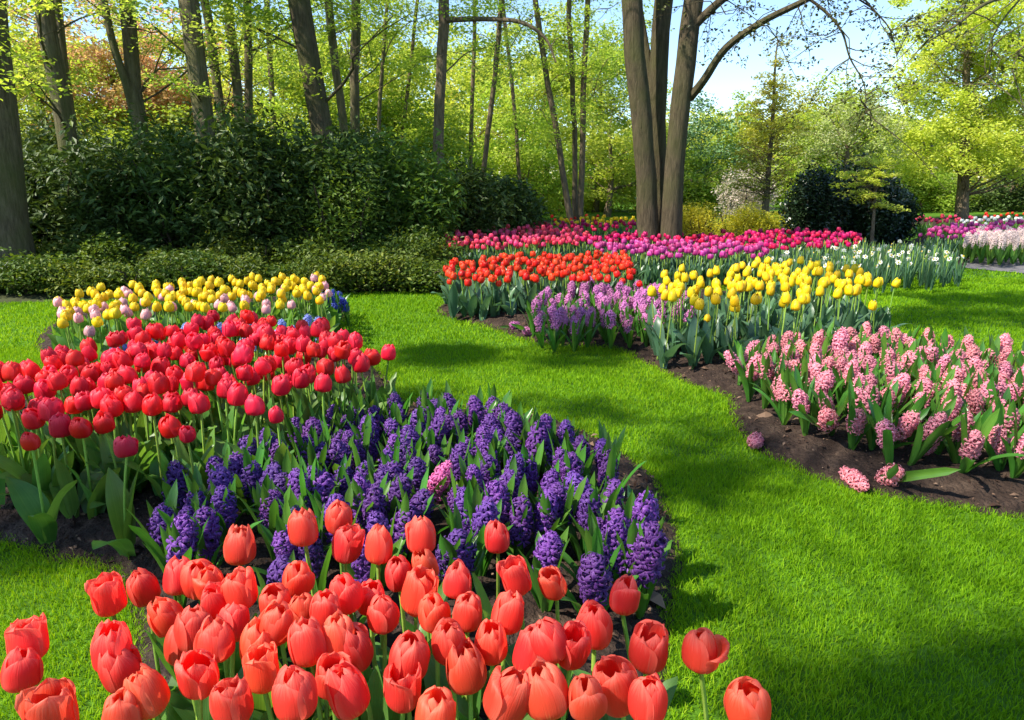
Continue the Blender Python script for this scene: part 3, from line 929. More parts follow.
purple = HyacinthKind('purple_hyacinth', M['purple'], 42, .115, .028, .0165, 6)
PURPLE = [(174, 488), (160, 521), (180, 542), (220, 468), (221, 489), (222, 506), (205, 529), (246, 457), (250, 477), (266, 448), (280, 459), (270, 509), (299, 432), (312, 441),
          (299, 490), (336, 420), (358, 416), (350, 430), (333, 445), (320, 459), (341, 458), (357, 448), (325, 493), (341, 485), (286, 540), (315, 546), (365, 501), (378, 488),
          (392, 480), (396, 415), (394, 447), (365, 567), (398, 431), (286, 493), (425, 408), (440, 412), (412, 440), (432, 440), (418, 472), (416, 504), (397, 495),
          (479, 413), (493, 410), (491, 428), (486, 446), (458, 460), (518, 431), (539, 434), (531, 446), (565, 440), (561, 463), (571, 475), (512, 475), (507, 490), (495, 504),
          (581, 454), (606, 454), (610, 475), (460, 501), (468, 514), (478, 524), (463, 546), (450, 555), (547, 512), (563, 503), (591, 510), (597, 530), (598, 549), (623, 524),
          (641, 521), (618, 543), (545, 553), (597, 571), (647, 553), (635, 549), (285, 588), (385, 535), (520, 520)]
sp = {1: 'deep purple hyacinth spike at the left end above bare soil, in shade', 2: 'brightest violet hyacinth at the left end, right above the coral tulips', 0: 'shaded purple hyacinth highest at the left end of the patch',
      57: 'purple hyacinth on the right rim, lower of two against the lawn', 56: 'purple hyacinth on the right rim, upper of two against the lawn', 69: 'purple hyacinth farthest right, nodding over the lawn edge',
      73: 'low purple hyacinth at the right corner under bent leaves', 72: 'blue violet hyacinth lowest at the right, just above a coral tulip', 75: 'small purple hyacinth peeping out between coral tulips'}
lab = row_labels(PURPLE, (418, 434, 450, 468, 486, 505, 530), 'purple hyacinth, {n} from left in ROW{row} of the near patch', sp)
for i in lab:
    for k, w in enumerate(['the farthest row', 'the second row', 'the third row', 'the fourth row', 'the fifth row', 'the sixth row', 'the seventh row', 'the nearest row']):
        lab[i] = lab[i].replace('ROW%d' % k, w)
for i, (px, py) in enumerate(PURPLE):
    plant_hyacinth(purple, at(px, py, .21 + r.uniform(-.02, .02)), lab[i], 'purple hyacinths in the near bed', r, nleaf=7, fscale=r.uniform(.92, 1.16), lscale=1.2)
have = [at(px, py, .21) for px, py in PURPLE] + [at(440, 481, .24), at(446, 490, .24), at(436, 492, .24)]
poly = [at(*p, .21) for p in [(165, 500), (200, 470), (250, 452), (300, 428), (350, 414), (420, 404), (490, 406), (540, 430), (600, 445), (625, 480), (645, 530), (600, 560), (500, 530), (420, 520), (330, 520), (250, 530), (190, 550)]]
for (x, y) in poisson(poly, .066, 91, have, 38):
    plant_hyacinth(purple, (x, y, .20 + r.uniform(-.025, .02)), 'purple hyacinth squeezed in the thick of the near patch between taller spikes', 'purple hyacinths filling the near patch', r, nleaf=5, fscale=r.uniform(.95, 1.2), lscale=1.15)
mauve = HyacinthKind('magenta_hyacinth', M['mauve'], 44, .13, .027, .014, 1)
plant_hyacinth(mauve, at(440, 480, .245), 'single magenta pink hyacinth leaning among the purple ones', 'magenta hyacinth', r, tilt=(.1, .45))

pink = HyacinthKind('pink_hyacinth', M['pink'], 40, .12, .030, .0165, 6)
PINK_SP = [((757, 441, .035), (1.2, -1.0), 'pink hyacinth spike fallen flat on the lawn at the left of its bed', 0), ((857, 477, .04), (1.3, .9), 'pink hyacinth spike fallen at the soil edge, left of a pair', 0),
           ((894, 477, .06), (.9, .5), 'pink hyacinth spike bent down to the soil edge, right of a pair', 2), ((828, 419, .16), (.6, -.5), 'small pink hyacinth nodding over bare soil at the front', 4),
           ((931, 440, .15), (.5, .2), 'pink hyacinth nodding low at the front, with soil below', 4), ((1014, 447, .14), (.5, .6), 'pink hyacinth leaning low at the right edge', 5),
           ((731, 361, .22), (-.1, -.7), 'pink hyacinth leaning left at the tip of its bed below yellow tulips', 5), ((777, 386, .19), (.1, -.2), 'pink hyacinth at the left front, narrow and upright', 5),
           ((859, 402, .21), (.1, -.05), 'tall upright pink hyacinth at the front centre of its bed', 6)]
heads = []
for (q, tl, t, nl) in PINK_SP:
    p = at(*q); heads.append(p)
    plant_hyacinth(pink, p, t, 'pink hyacinths in the right bed', r, nleaf=nl, tilt=tl, zbase=.0 if nl == 0 else .04, lscale=1.3)
for i, (px, py) in enumerate([(748, 388), (764, 402), (779, 420), (798, 438), (826, 446), (850, 458), (880, 468), (900, 462), (928, 474), (966, 484), (990, 476), (1018, 490), (1042, 480)]):
    b = at(px, py, .235 - .05 * r.random()); g = at(px, py, .03)
    heads.append(Vector((g.x, g.y, b.z)))
    plant_hyacinth(pink, (g.x, g.y, b.z), 'pink hyacinth beside the bare soil, %s from left along the bed front' % ordinal(i), 'pink hyacinths in the right bed', r, nleaf=7, lscale=1.3, fscale=r.uniform(.8, 1.0), tilt=(r.gauss(.08, .15), r.gauss(-.05, .18)))
poly = [at(*p, .23) for p in [(742, 357), (770, 345), (820, 336), (890, 338), (940, 346), (985, 350), (1040, 360), (1120, 372), (1120, 440), (1060, 440), (1000, 426), (965, 424), (925, 420), (885, 424), (862, 412), (825, 398), (790, 398), (762, 376)]]
for (x, y) in poisson(poly, .094, 17, heads, 130):
    plant_hyacinth(pink, (x, y, .245 + r.uniform(-.045, .03)), 'pink hyacinth standing in the middle of the right bed among many', 'pink hyacinths in the right bed', r, nleaf=6, lscale=1.3, fscale=r.uniform(.85, 1.1))

lilac = HyacinthKind('lilac_hyacinth', M['lilac'], 28, .12, .03, .0175, 4)
for (q, tl, t) in [((527, 331, .05), (.6, -.9), 'lilac hyacinth toppled at the left tip of the lilac patch'), ((514, 326, .04), (1.0, -1.1), 'lilac hyacinth lying on the soil, farthest left of its patch')]:
    plant_hyacinth(lilac, at(*q), t, 'lilac hyacinths in the right bed', r, nleaf=2, tilt=tl)
poly = [at(*p, .24) for p in [(532, 308), (545, 296), (580, 289), (640, 289), (690, 292), (690, 318), (650, 322), (610, 321), (575, 322), (540, 325)]]
for (x, y) in poisson(poly, .115, 19, (), 75):
    plant_hyacinth(lilac, (x, y, .24 + r.uniform(-.03, .03)), 'lilac pink hyacinth in the patch below the orange red tulips', 'lilac hyacinths in the right bed', r, nleaf=7, lscale=1.2)

blue = HyacinthKind('light_blue_hyacinth', M['blue'], 26, .10, .026, .015, 2)
poly = [at(*p, .24) for p in [(110, 342), (180, 336), (240, 330), (300, 322), (330, 326), (325, 340), (270, 345), (130, 350)]]
for (x, y) in poisson(poly, .16, 23, (), 34):
    plant_hyacinth(blue, (x, y, .25 + r.uniform(-.02, .03)), 'light blue hyacinth half hidden behind the red tulips', 'light blue hyacinths behind the red tulips', r, nleaf=4)
navy = HyacinthKind('deep_blue_hyacinth', M['navy'], 26, .10, .026, .015, 2)
poly = [at(*p, .20) for p in [(322, 300), (330, 293), (343, 296), (345, 306), (332, 309)]]
for (x, y) in poisson(poly, .10, 29, (), 12):
    plant_hyacinth(navy, (x, y, .2 + r.uniform(-.03, .03)), 'deep blue hyacinth at the right end of the yellow and pink bed', 'deep blue hyacinths beside the yellow tulips', r, nleaf=4)

# --- far beds: flowers too small for parts, each plant one mesh
def far_tulip_meshes(name, mat, leafmat, h=.34, n=5):
    out = []
    for i in range(n):
        r_ = random.Random(i * 5 + 1)
        mb = MB()
        R, Hf = .030, .066
        z0 = h - Hf / 2
        for k in range(6):
            P = petal_grid(k * PI / 3, R, Hf, r_.uniform(.1, .35), .8, i * 7 + k, rs=1.02 if k % 2 else .94, nu=3, nv=6)
            P[..., 2] += z0
            mb.grid(P)
        mb.tube([(0, 0, 0), (.004, 0, z0 * .5), (0, 0, z0)], .0045, 4, mi=1)
        a = r_.uniform(0, 6)
        for k in range(4):
            a += 1.6
            me_t = np.linspace(0, 1, 6)
            ln_, wd = r_.uniform(.2, .27), .036
            ph = .15 + r_.uniform(.2, .8) * me_t**1.6
            x = np.concatenate([[0], np.cumsum(np.sin(ph[:-1]) * ln_ / 5)]); z = np.concatenate([[0], np.cumsum(np.cos(ph[:-1]) * ln_ / 5)])
            w = wd * np.array([.5, .85, 1, .85, .5, .03])
            P = np.zeros((6, 3, 3))
            for j, s_ in enumerate((-1, 0, 1)):
                P[:, j, 0] = math.cos(a) * (x - abs(s_) * w * .3) - math.sin(a) * s_ * w
                P[:, j, 1] = math.sin(a) * (x - abs(s_) * w * .3) + math.cos(a) * s_ * w
                P[:, j, 2] = z
            mb.grid(P, mi=2)
        out.append(mb.mesh(name, [mat, M['stem'], leafmat]))
    return out


def far_spike_meshes(name, mat, h=.22, n=3):
    out = []
    for i in range(n):
        r_ = random.Random(i)
        mb = MB()
        for k in range(26):
            t = (k + .5) / 26
            a = k * 2.4
            d = Vector((math.cos(a), math.sin(a), -.2 + t * 1.2))
            floret(mb, (0, 0, h - .06 + .11 * t), d, .014, k, .022 * (1 - .4 * max(0, t - .7)), n=4)
        mb.tube([(0, 0, 0), (0, 0, h)], .006, 4, mi=1)
        for k in range(5):
            a = k * 1.3 + r_.uniform(0, .5)
            P = np.zeros((4, 2, 3))
            for q, (t, w) in enumerate(((0, .01), (.4, .014), (.8, .011), (1, .002))):
                for j, s_ in enumerate((-1, 1)):
                    P[q, j] = (math.cos(a) * .07 * t - math.sin(a) * s_ * w, math.sin(a) * .07 * t + math.cos(a) * s_ * w, .2 * t)
            mb.grid(P, mi=2)
        out.append(mb.mesh(name, [mat, M['stem'], M['hleaf']]))
    return out


def daffodil_meshes(name, h=.33, n=4, bloom=True):
    out = []
    for i in range(n):
        r_ = random.Random(i + 40)
        mb = MB()
        c = Vector((.0, 0, h)); d = Vector((math.cos(i * 1.7) * .8 - .3, -.8 + math.sin(i), .35)).normalized()
        x = d.orthogonal().normalized(); y = d.cross(x)
        for k in range(6 if bloom else 0):
            a = k * PI / 3
            rd = x * math.cos(a) + y * math.sin(a); sd = d.cross(rd)
            mb.grid(np.array([[c + rd * .005 - sd * .006, c + rd * .005 + sd * .006], [c + rd * .016 - sd * .010, c + rd * .016 + sd * .010], [c + rd * .030 - sd * .003, c + rd * .030 + sd * .003]]))
        if bloom:
            mb.tube([c, c + d * .012], [.006, .010], 7, mi=3)
        mb.tube([(0, 0, 0), (0, 0, h * .9), c], [.004, .004, .003], 4, mi=1)
        for k in range(8):
            a = k * .8 + r_.uniform(0, .6); ln_ = r_.uniform(.24, .33); o = r_.uniform(.02, .09)
            P = np.zeros((4, 2, 3))
            for q, (t, w) in enumerate(((0, .007), (.5, .008), (.85, .006), (1, .001))):
                for j, s_ in enumerate((-1, 1)):
                    P[q, j] = (math.cos(a) * o * t * t - math.sin(a) * s_ * w + .01 * math.cos(a), math.sin(a) * o * t * t + math.cos(a) * s_ * w + .01 * math.sin(a), ln_ * t)
            mb.grid(P, mi=2)
        out.append(mb.mesh(name, [M['white'], M['stem'], M['tleaf_blue'], M['cup']]))
    return out


def far_bed(name, meshes, pix, z, dmin, seed, limit, label, cat, group, zbase=.05, s=(.88, 1.14)):
    poly = [at(*p, z) for p in pix]
    for (x, y) in poisson(poly, dmin, seed, (), limit):
        o = link(name, r.choice(meshes))
        o.location = (x, y, zbase * r.uniform(.2, 1))
        o.rotation_euler = (r.gauss(0, .06), r.gauss(0, .06), r.uniform(0, 6.28))
        k = r.uniform(*s)
        o.scale = (k, k, k)
        tag(o, label, cat, group)


far_bed('rose_tulip', far_tulip_meshes('rose_tulip', M['rose'], M['tleaf_blue']), [(440, 242), (470, 233), (520, 231), (580, 232), (588, 240), (578, 245), (530, 247), (480, 249), (445, 247)], .34, .088, 31, 260,
        'rose pink tulip in the long band right of the dark shrubs', 'tulip', 'rose tulips in the far bed')
far_bed('crimson_tulip', far_tulip_meshes('crimson_tulip', M['magenta'], M['tleaf_blue']), [(580, 237), (630, 234), (700, 236), (760, 233), (830, 232), (858, 235), (862, 241), (820, 246), (770, 249), (700, 244), (640, 243), (585, 244)], .36, .10, 32, 295,
        'crimson magenta tulip in the long band around the big tree', 'tulip', 'crimson tulips in the far bed')
far_bed('violet_tulip', far_tulip_meshes('violet_tulip', M['violet'], M['tleaf_blue']), [(592, 245), (650, 246), (705, 245), (768, 250), (760, 256), (700, 258), (650, 257), (600, 252)], .34, .10, 33, 180,
        'violet pink tulip in front of the crimson band, middle distance', 'tulip', 'violet tulips in the far bed')
far_bed('deep_purple_tulip', far_tulip_meshes('deep_purple_tulip', M['magenta'], M['tleaf_blue']), [(500, 229), (540, 225), (600, 224.5), (636, 225), (636, 229), (580, 231), (520, 231)], .34, .17, 34, 130,
        'deep magenta tulip in the back band left of the big tree', 'tulip', 'deep magenta tulips at the back')
DAF = [(770, 256), (800, 250), (850, 243), (910, 243), (955, 249), (964, 260), (900, 262), (850, 264), (790, 264)]
far_bed('budding_daffodil', daffodil_meshes('budding_daffodil', .32, 4, False), DAF, .30, .10, 45, 190,
        'leafy daffodil without open flower in the pale clump beside the shaded lawn', 'daffodil', 'daffodil leaves in the far bed', s=(.8, 1.1))
far_bed('white_daffodil', daffodil_meshes('white_daffodil'), [(770, 256), (800, 250), (850, 243), (910, 243), (955, 249), (964, 260), (900, 262), (850, 264), (790, 264)], .33, .15, 35, 95,
        'small white daffodil in the pale clump beside the shaded lawn', 'daffodil', 'white daffodils in the far bed', s=(.75, .98))
far_bed('far_yellow_tulip', far_tulip_meshes('far_yellow_tulip', M['yellow'], M['tleaf']), [(556, 222), (600, 219.5), (660, 219.5), (660, 222.5), (600, 224), (556, 224)], .34, .15, 36, 220,
        'yellow tulip in the thin strip behind the three slim trunks', 'tulip', 'yellow tulips at the far end')
far_bed('far_orange_tulip', far_tulip_meshes('far_orange_tulip', M['orange'], M['tleaf']), [(550, 219), (600, 216.8), (604, 219), (556, 221)], .34, .3, 37, 40,
        'orange tulip in the farthest strip beside the dark shrubs', 'tulip', 'orange tulips at the far end')
far_bed('purple_pink_tulip', far_tulip_meshes('purple_pink_tulip', M['violet'], M['tleaf_blue']), [(918, 235), (950, 228), (1000, 224), (1040, 222), (1045, 231), (990, 234), (950, 238)], .34, .13, 38, 190,
        'purple pink tulip in the band across the path at the right', 'tulip', 'purple pink tulips across the path')
far_bed('blush_hyacinth', far_spike_meshes('blush_hyacinth', M['blush']), [(962, 246), (980, 238), (1030, 235), (1045, 246), (1000, 250)], .24, .11, 39, 130,
        'blush white hyacinth along the far side of the path', 'hyacinth', 'blush hyacinths across the path', s=(1.1, 1.4))
far_bed('far_red_tulip', far_tulip_meshes('far_red_tulip', M['rose'], M['tleaf']), [(905, 220), (950, 217), (985, 218), (975, 222), (930, 223.5)], .34, .22, 40, 90,
        'rosy red tulip in the bed beneath the lime green tree', 'tulip', 'rosy red tulips beneath the lime tree')
far_bed('far_scarlet_tulip', far_tulip_meshes('far_scarlet_tulip', M['orange'], M['tleaf']), [(985, 215.5), (1040, 213.5), (1040, 216.5), (985, 217.5)], .34, .3, 41, 60,
        'scarlet tulip in the farthest strip at the right edge', 'tulip', 'scarlet tulips at the right edge')
far_bed('far_white_tulip', far_tulip_meshes('far_white_tulip', M['white'], M['tleaf']), [(955, 224), (990, 219), (1040, 218), (1040, 221.5), (985, 224)], .34, .2, 42, 90,
        'white tulip behind the purple pink band at the right', 'tulip', 'white tulips behind the purple band')


# ------------------------------------------------------------------ trees and shrubs
def leaf_quads(C, size, up=.5, aspect=.55, r=RNG, droop=0.0):
    """a pointed four-cornered leaf at every point of C"""
    N = len(C)
    n = r.normal(0, 1, (N, 3)); n[:, 2] = np.abs(n[:, 2]) + up * 2
    n /= np.linalg.norm(n, axis=1)[:, None]
    t = r.normal(0, 1, (N, 3)); t[:, 2] -= droop
    t -= n * np.sum(t * n, 1)[:, None]
    t /= np.linalg.norm(t, axis=1)[:, None]
    b = np.cross(n, t)
    s = (size * r.uniform(.6, 1.3, N))[:, None]
    w = s * aspect * .5
    mid = C + t * s * .05
    fold = n * w * .35
    return np.stack([C - t * s * .5, mid - b * w + fold, C + t * s * .5, mid + b * w + fold], 1)


def clump_cloud(centers, rad, per, r=RNG, flat=.6):
    out = []
    for c, q in zip(centers, rad):
        p = r.normal(0, 1, (per, 3))
        p /= np.linalg.norm(p, axis=1)[:, None]
        p *= (r.random(per)**.45)[:, None] * q
        p[:, 2] *= flat
        out.append(np.asarray(c) + p)
    return np.concatenate(out)


def limb(mb, a, b, r0, r1, sag=.2, k=5, seg=6, rnd=random, mi=0):
    a = Vector(a); b = Vector(b)
    L = (b - a).length
    pts = []
    j1 = Vector((rnd.gauss(0, 1), rnd.gauss(0, 1), rnd.gauss(0, 1))) * L * .05
    for i in range(seg + 1):
        t = i / seg
        p = a.lerp(b, t) + Vector((0, 0, 1)) * (math.sin(t * PI) * L * sag) + j1 * math.sin(t * 2 * PI) + Vector((rnd.gauss(0, 1), rnd.gauss(0, 1), 0)) * L * .008
        pts.append(p)
    pts[0] = a
    mb.tube(pts, [r0 + (r1 - r0) * (i / seg)**.8 for i in range(seg + 1)], k, mi=mi)
    return pts


def path_at(path, z):
    for a, b in zip(path[:-1], path[1:]):
        if a.z <= z <= b.z:
            return a.lerp(b, (z - a.z) / max(1e-6, b.z - a.z))
    return path[-1] if z > path[-1].z else path[0]


def tree(name, label, group, path, r0, r1, bark, crown=None, leaf='spring', nleaf=9000, size=.075, nclump=40, crad=.6, flat=.5, up=.5, seed=1, limbs=14, extra_branches=(), top=None, shell=.5, droop=0.0, flare=1.25, lim_r=.3):
    """path: points up the trunk; crown: list of (centre, radii) ellipsoids"""
    rr = np.random.default_rng(seed); rd = random.Random(seed)
    path = [Vector(p) for p in path]
    if path[0].z > 0:
        d = (path[1] - path[0]); d = d / d.z
        path.insert(0, path[0] - d * (path[0].z + .1))
    if top:
        d = (path[-1] - path[-2]).normalized()
        q = path[-1]
        while q.z < top:
            d = (d * .9 + Vector((rd.gauss(0, .05), rd.gauss(0, .05), .12))).normalized()
            q = q + d * .8
            path.append(q)
    fine = []
    for a, b in zip(path[:-1], path[1:]):
        m = max(1, int((b - a).length / .35))
        for i in range(m):
            fine.append(a.lerp(b, i / m))
    fine.append(path[-1])
    for i in range(1, len(fine) - 1):
        fine[i] = fine[i] + Vector((math.sin(i * .55 + seed) * .28 + rd.gauss(0, 1) * .08, math.cos(i * .43 + seed) * .2, 0)) * min(r0, .09)
    n = len(fine)
    rad = [r0 + (r1 - r0) * (i / (n - 1)) for i in range(n)]
    for i in range(min(3, n)):
        rad[i] *= 1 + (flare - 1) * 1.5 * (1 - i / 3)**2
    base = Vector((path[0].x, path[0].y, 0))
    root = tag(empty(name, base), label, 'tree', group)
    tb = MB()
    tb.tube(fine, rad, 14, rough=.06)
    cr = MB()
    if crown:
        cent = []
        vol = [c[1][0] * c[1][1] * c[1][2] for c in crown]
        for (c, R), v in zip(crown, vol):
            m = max(3, int(nclump * v / sum(vol)))
            p = rr.normal(0, 1, (m, 3)); p /= np.linalg.norm(p, axis=1)[:, None]
            p *= (rr.random(m)**shell)[:, None]
            cent.append(np.asarray(c) + p * np.asarray(R))
        cent = np.concatenate(cent)
        order = rr.permutation(len(cent))
        for i in order[:limbs]:
            c = Vector(cent[i])
            z = c.z - rd.uniform(.3, .9) * abs((c - path_at(fine, c.z)).xy.length) * .8
            z = min(max(z, fine[0].z + .8), fine[-1].z)
            a = path_at(fine, z)
            k = (z - fine[0].z) / max(.1, fine[-1].z - fine[0].z)
            rb = max(.006, (r0 + (r1 - r0) * k) * lim_r)
            pts = limb(tb, a, c, rb, .006, rd.uniform(-.02, .12), rnd=rd)
            for _ in range(3):
                s = pts[rd.randint(2, 5)]
                e = s + Vector((rd.gauss(0, 1), rd.gauss(0, 1), rd.gauss(.1, .6))) * crad * 1.1
                limb(tb, s, e, rb * .3 + .002, .003, .02, 4, 4, rd)
        per = max(4, int(nleaf / len(cent)))
        P = clump_cloud(cent, crad * rr.uniform(.6, 1.3, len(cent)), per, rr, flat)
        u = np.clip(rr.normal(.5, .2, len(P)) + np.repeat(rr.normal(0, .16, len(cent)), per), .01, .99)
        cr.quads(leaf_quads(P, size, up, .6, rr, droop), u)
    tb.obj('trunk', M[bark], root, off=base)
    if crown:
        cr.obj('crown', M[leaf], root, smooth=False, off=base)
    for (pts, ra, rb_, spray) in extra_branches:
        bb = MB()
        pts = smooth_open([Vector(p) for p in pts], 5)
        bb.tube(pts, list(np.linspace(ra, rb_, len(pts))), 8, rough=.05)
        cc = []
        if spray:
            for _ in range(spray):
                s = pts[rd.randint(int(len(pts) * .35), len(pts) - 1)]
                e = s + Vector((rd.gauss(0, .45), rd.gauss(0, .45), rd.gauss(-.12, .3)))
                tw = limb(bb, s, e, .008, .002, .05, 4, 5, rd)
                cc += [tw[3], tw[4], tw[5]]
                for _ in range(2):
                    e2 = tw[3] + Vector((rd.gauss(0, .22), rd.gauss(0, .22), rd.gauss(-.08, .15)))
                    t2 = limb(bb, tw[3], e2, .004, .0015, .03, 3, 3, rd)
                    cc += [t2[2], t2[3]]
        br = bb.obj('branch', M[bark], root, off=base)
        if cc:
            P = clump_cloud([list(c) for c in cc], [.10] * len(cc), 5, rr, .8)
            lm = MB(); lm.quads(leaf_quads(P, .045, .2, .6, rr))
            lm.obj('leaves', M['darkleaf'], br, smooth=False, off=base)
    return root


def smooth_open(pts, k):
    P = [2 * pts[0] - pts[1]] + list(pts) + [2 * pts[-1] - pts[-2]]
    out = []
    for i in range(1, len(P) - 2):
        p0, p1, p2, p3 = P[i - 1], P[i], P[i + 1], P[i + 2]
        for j in range(k):
            t = j / k
            out.append(0.5 * ((2 * p1) + (p2 - p0) * t + (2 * p0 - 5 * p1 + 4 * p2 - p3) * t * t + (3 * p1 - p0 - 3 * p2 + p3) * t**3))
    out.append(P[-2])
    return out


def E(px, py, Y, rx, ry, rz):
    return (tuple(far(px, py, Y)), (rx, ry, rz))


def shrub(name, label, group, cat, c, R, leaf, nleaf, size, seed, aspect=.45, up=.4, stems=7, sub=9, inner=.35):
    """an uneven mound of leaves on several stems; c: the middle of its foot"""
    rr = np.random.default_rng(seed); rd = random.Random(seed)
    c = Vector(c)
    root = tag(empty(name, (c.x, c.y, 0)), label, cat, group)
    sb = MB()
    lobes = []
    for i in range(sub):
        a = rd.uniform(0, 6.28); q = rd.uniform(.2, .62)
        lobes.append(((math.cos(a) * R[0] * q, math.sin(a) * R[1] * q, R[2] * rd.uniform(.28, .62)), (R[0] * rd.uniform(.3, .5), R[1] * rd.uniform(.3, .5), R[2] * rd.uniform(.28, .42))))
    lobes.append(((0, 0, R[2] * .42), (R[0] * .7, R[1] * .7, R[2] * .42)))
    P = []
    vol = np.array([q[1][0] * q[1][1] + q[1][0] * q[1][2] for q in lobes]); vol /= vol.sum()
    for (cc, q), v in zip(lobes, vol):
        m = int(nleaf * v)
        p = rr.normal(0, 1, (m, 3)); p /= np.linalg.norm(p, axis=1)[:, None]
        rad = np.where(rr.random(m) < inner, rr.random(m)**.5, rr.normal(.98, .07, m))
        bump = 1 + .14 * np.sin(p[:, 0] * 7 + cc[0] * 9) * np.sin(p[:, 1] * 6 + seed) + .1 * np.sin(p[:, 2] * 9 + cc[1] * 5)
        p = p * (rad * bump)[:, None] * np.asarray(q) + np.asarray(cc)
        P.append(p)
    P = np.concatenate(P)
    P = P[P[:, 2] > .02]
    fb = MB()
    u = np.clip(rr.normal(.45, .2, len(P)) + .12 * np.sin(P[:, 0] * 5 + seed) * np.sin(P[:, 2] * 6), .01, .99)
    fb.quads(leaf_quads(P, size, up, aspect, rr), u)
    for i in range(stems):
        a = rd.uniform(0, 6.28)
        limb(sb, (math.cos(a) * R[0] * .15, math.sin(a) * R[1] * .15, -.02), (math.cos(a) * R[0] * .6, math.sin(a) * R[1] * .6, R[2] * rd.uniform(.5, .8)), .022, .005, .05, 5, 5, rd)
    sb.obj('stems', M['twig'], root)
    fb.obj('foliage', M[leaf], root, smooth=False)
    return root


# low clipped azaleas before the wood
k = 0
for i, px in enumerate([-60, 5, 60, 118, 172, 225, 280, 330, 378, 420]):
    p = at(px, 304 - max(0, px) * .014, 0)
    shrub('azalea_shrub', 'low dull green azalea shrub, %s from the left along the wood edge' % ordinal(i), 'azalea shrubs along the wood edge', 'shrub',
          (p.x, p.y + .45, 0), (.5 + .06 * math.sin(i * 2.1), .42 + .06 * math.sin(i * 3.7), .40 + .07 * math.sin(i * 1.9)), 'azalea', 3600, .05, 100 + i, aspect=.5, up=.3, inner=.6, sub=14)
for i, px in enumerate([20, 90, 160, 235, 300, 360, 415]):
    p = at(px, 286 - px * .01, 0)
    shrub('azalea_shrub', 'low azalea shrub in the second row, %s from the left' % ordinal(i), 'azalea shrubs along the wood edge', 'shrub',
          (p.x, p.y + .4, 0), (.6, .5, .5 + .08 * math.sin(i * 2.3)), 'azalea', 4000, .055, 120 + i, aspect=.5, up=.3, inner=.6, sub=14)
# rhododendrons
RH = [(-40, 8.6, 1.0, 1.75), (45, 8.9, .95, 1.7), (115, 8.6, .9, 1.75), (185, 8.5, 1.0, 1.95), (262, 8.5, 1.0, 1.85), (335, 8.8, 1.0, 1.8), (400, 9.2, .95, 1.65), (455, 10.2, .9, 1.45), (505, 11.6, .9, 1.3),
      (80, 10.2, 1.2, 2.1), (225, 10.2, 1.2, 2.2), (360, 10.6, 1.2, 2.0)]
for i, (px, Y, R, h) in enumerate(RH):
    c = far(px, 200, Y)
    shrub('rhododendron_shrub', ('dark glossy rhododendron, %s from the left at the wood edge' % ordinal(i)) if i < 9 else ('taller dark rhododendron in the second rank, %s from the left' % ordinal(i - 9)), 'dark rhododendrons at the wood edge', 'shrub',
          (c.x, c.y, 0), (R, .8, h), 'rhodo' if i not in (6,) else 'rhodo_young', 8500, .11, 200 + i, aspect=.36, up=.3, sub=12)
for i, (px, py, Y, R, h) in enumerate([(345, 240, 8.2, .55, 1.75), (315, 240, 8.3, .4, 1.6), (395, 240, 9.6, .6, 1.6)]):
    c = far(px, py, Y)
    shrub('leafy_shrub', ['fresh green shrub with small leaves before the rhododendrons', 'thin yellow green shrub with small leaves before dark rhododendrons', 'mid green leafy shrub near the end of the dark hedge'][i], 'fresh green shrubs before the wood', 'shrub',
          (c.x, c.y, 0), (R, .4, h), 'rhodo_young', 2600, .06, 300 + i, inner=.8)

# trunks of the wood on the left
def trunk_px(pts, Y):
    return [far(px, py, Y) for (px, py) in pts]

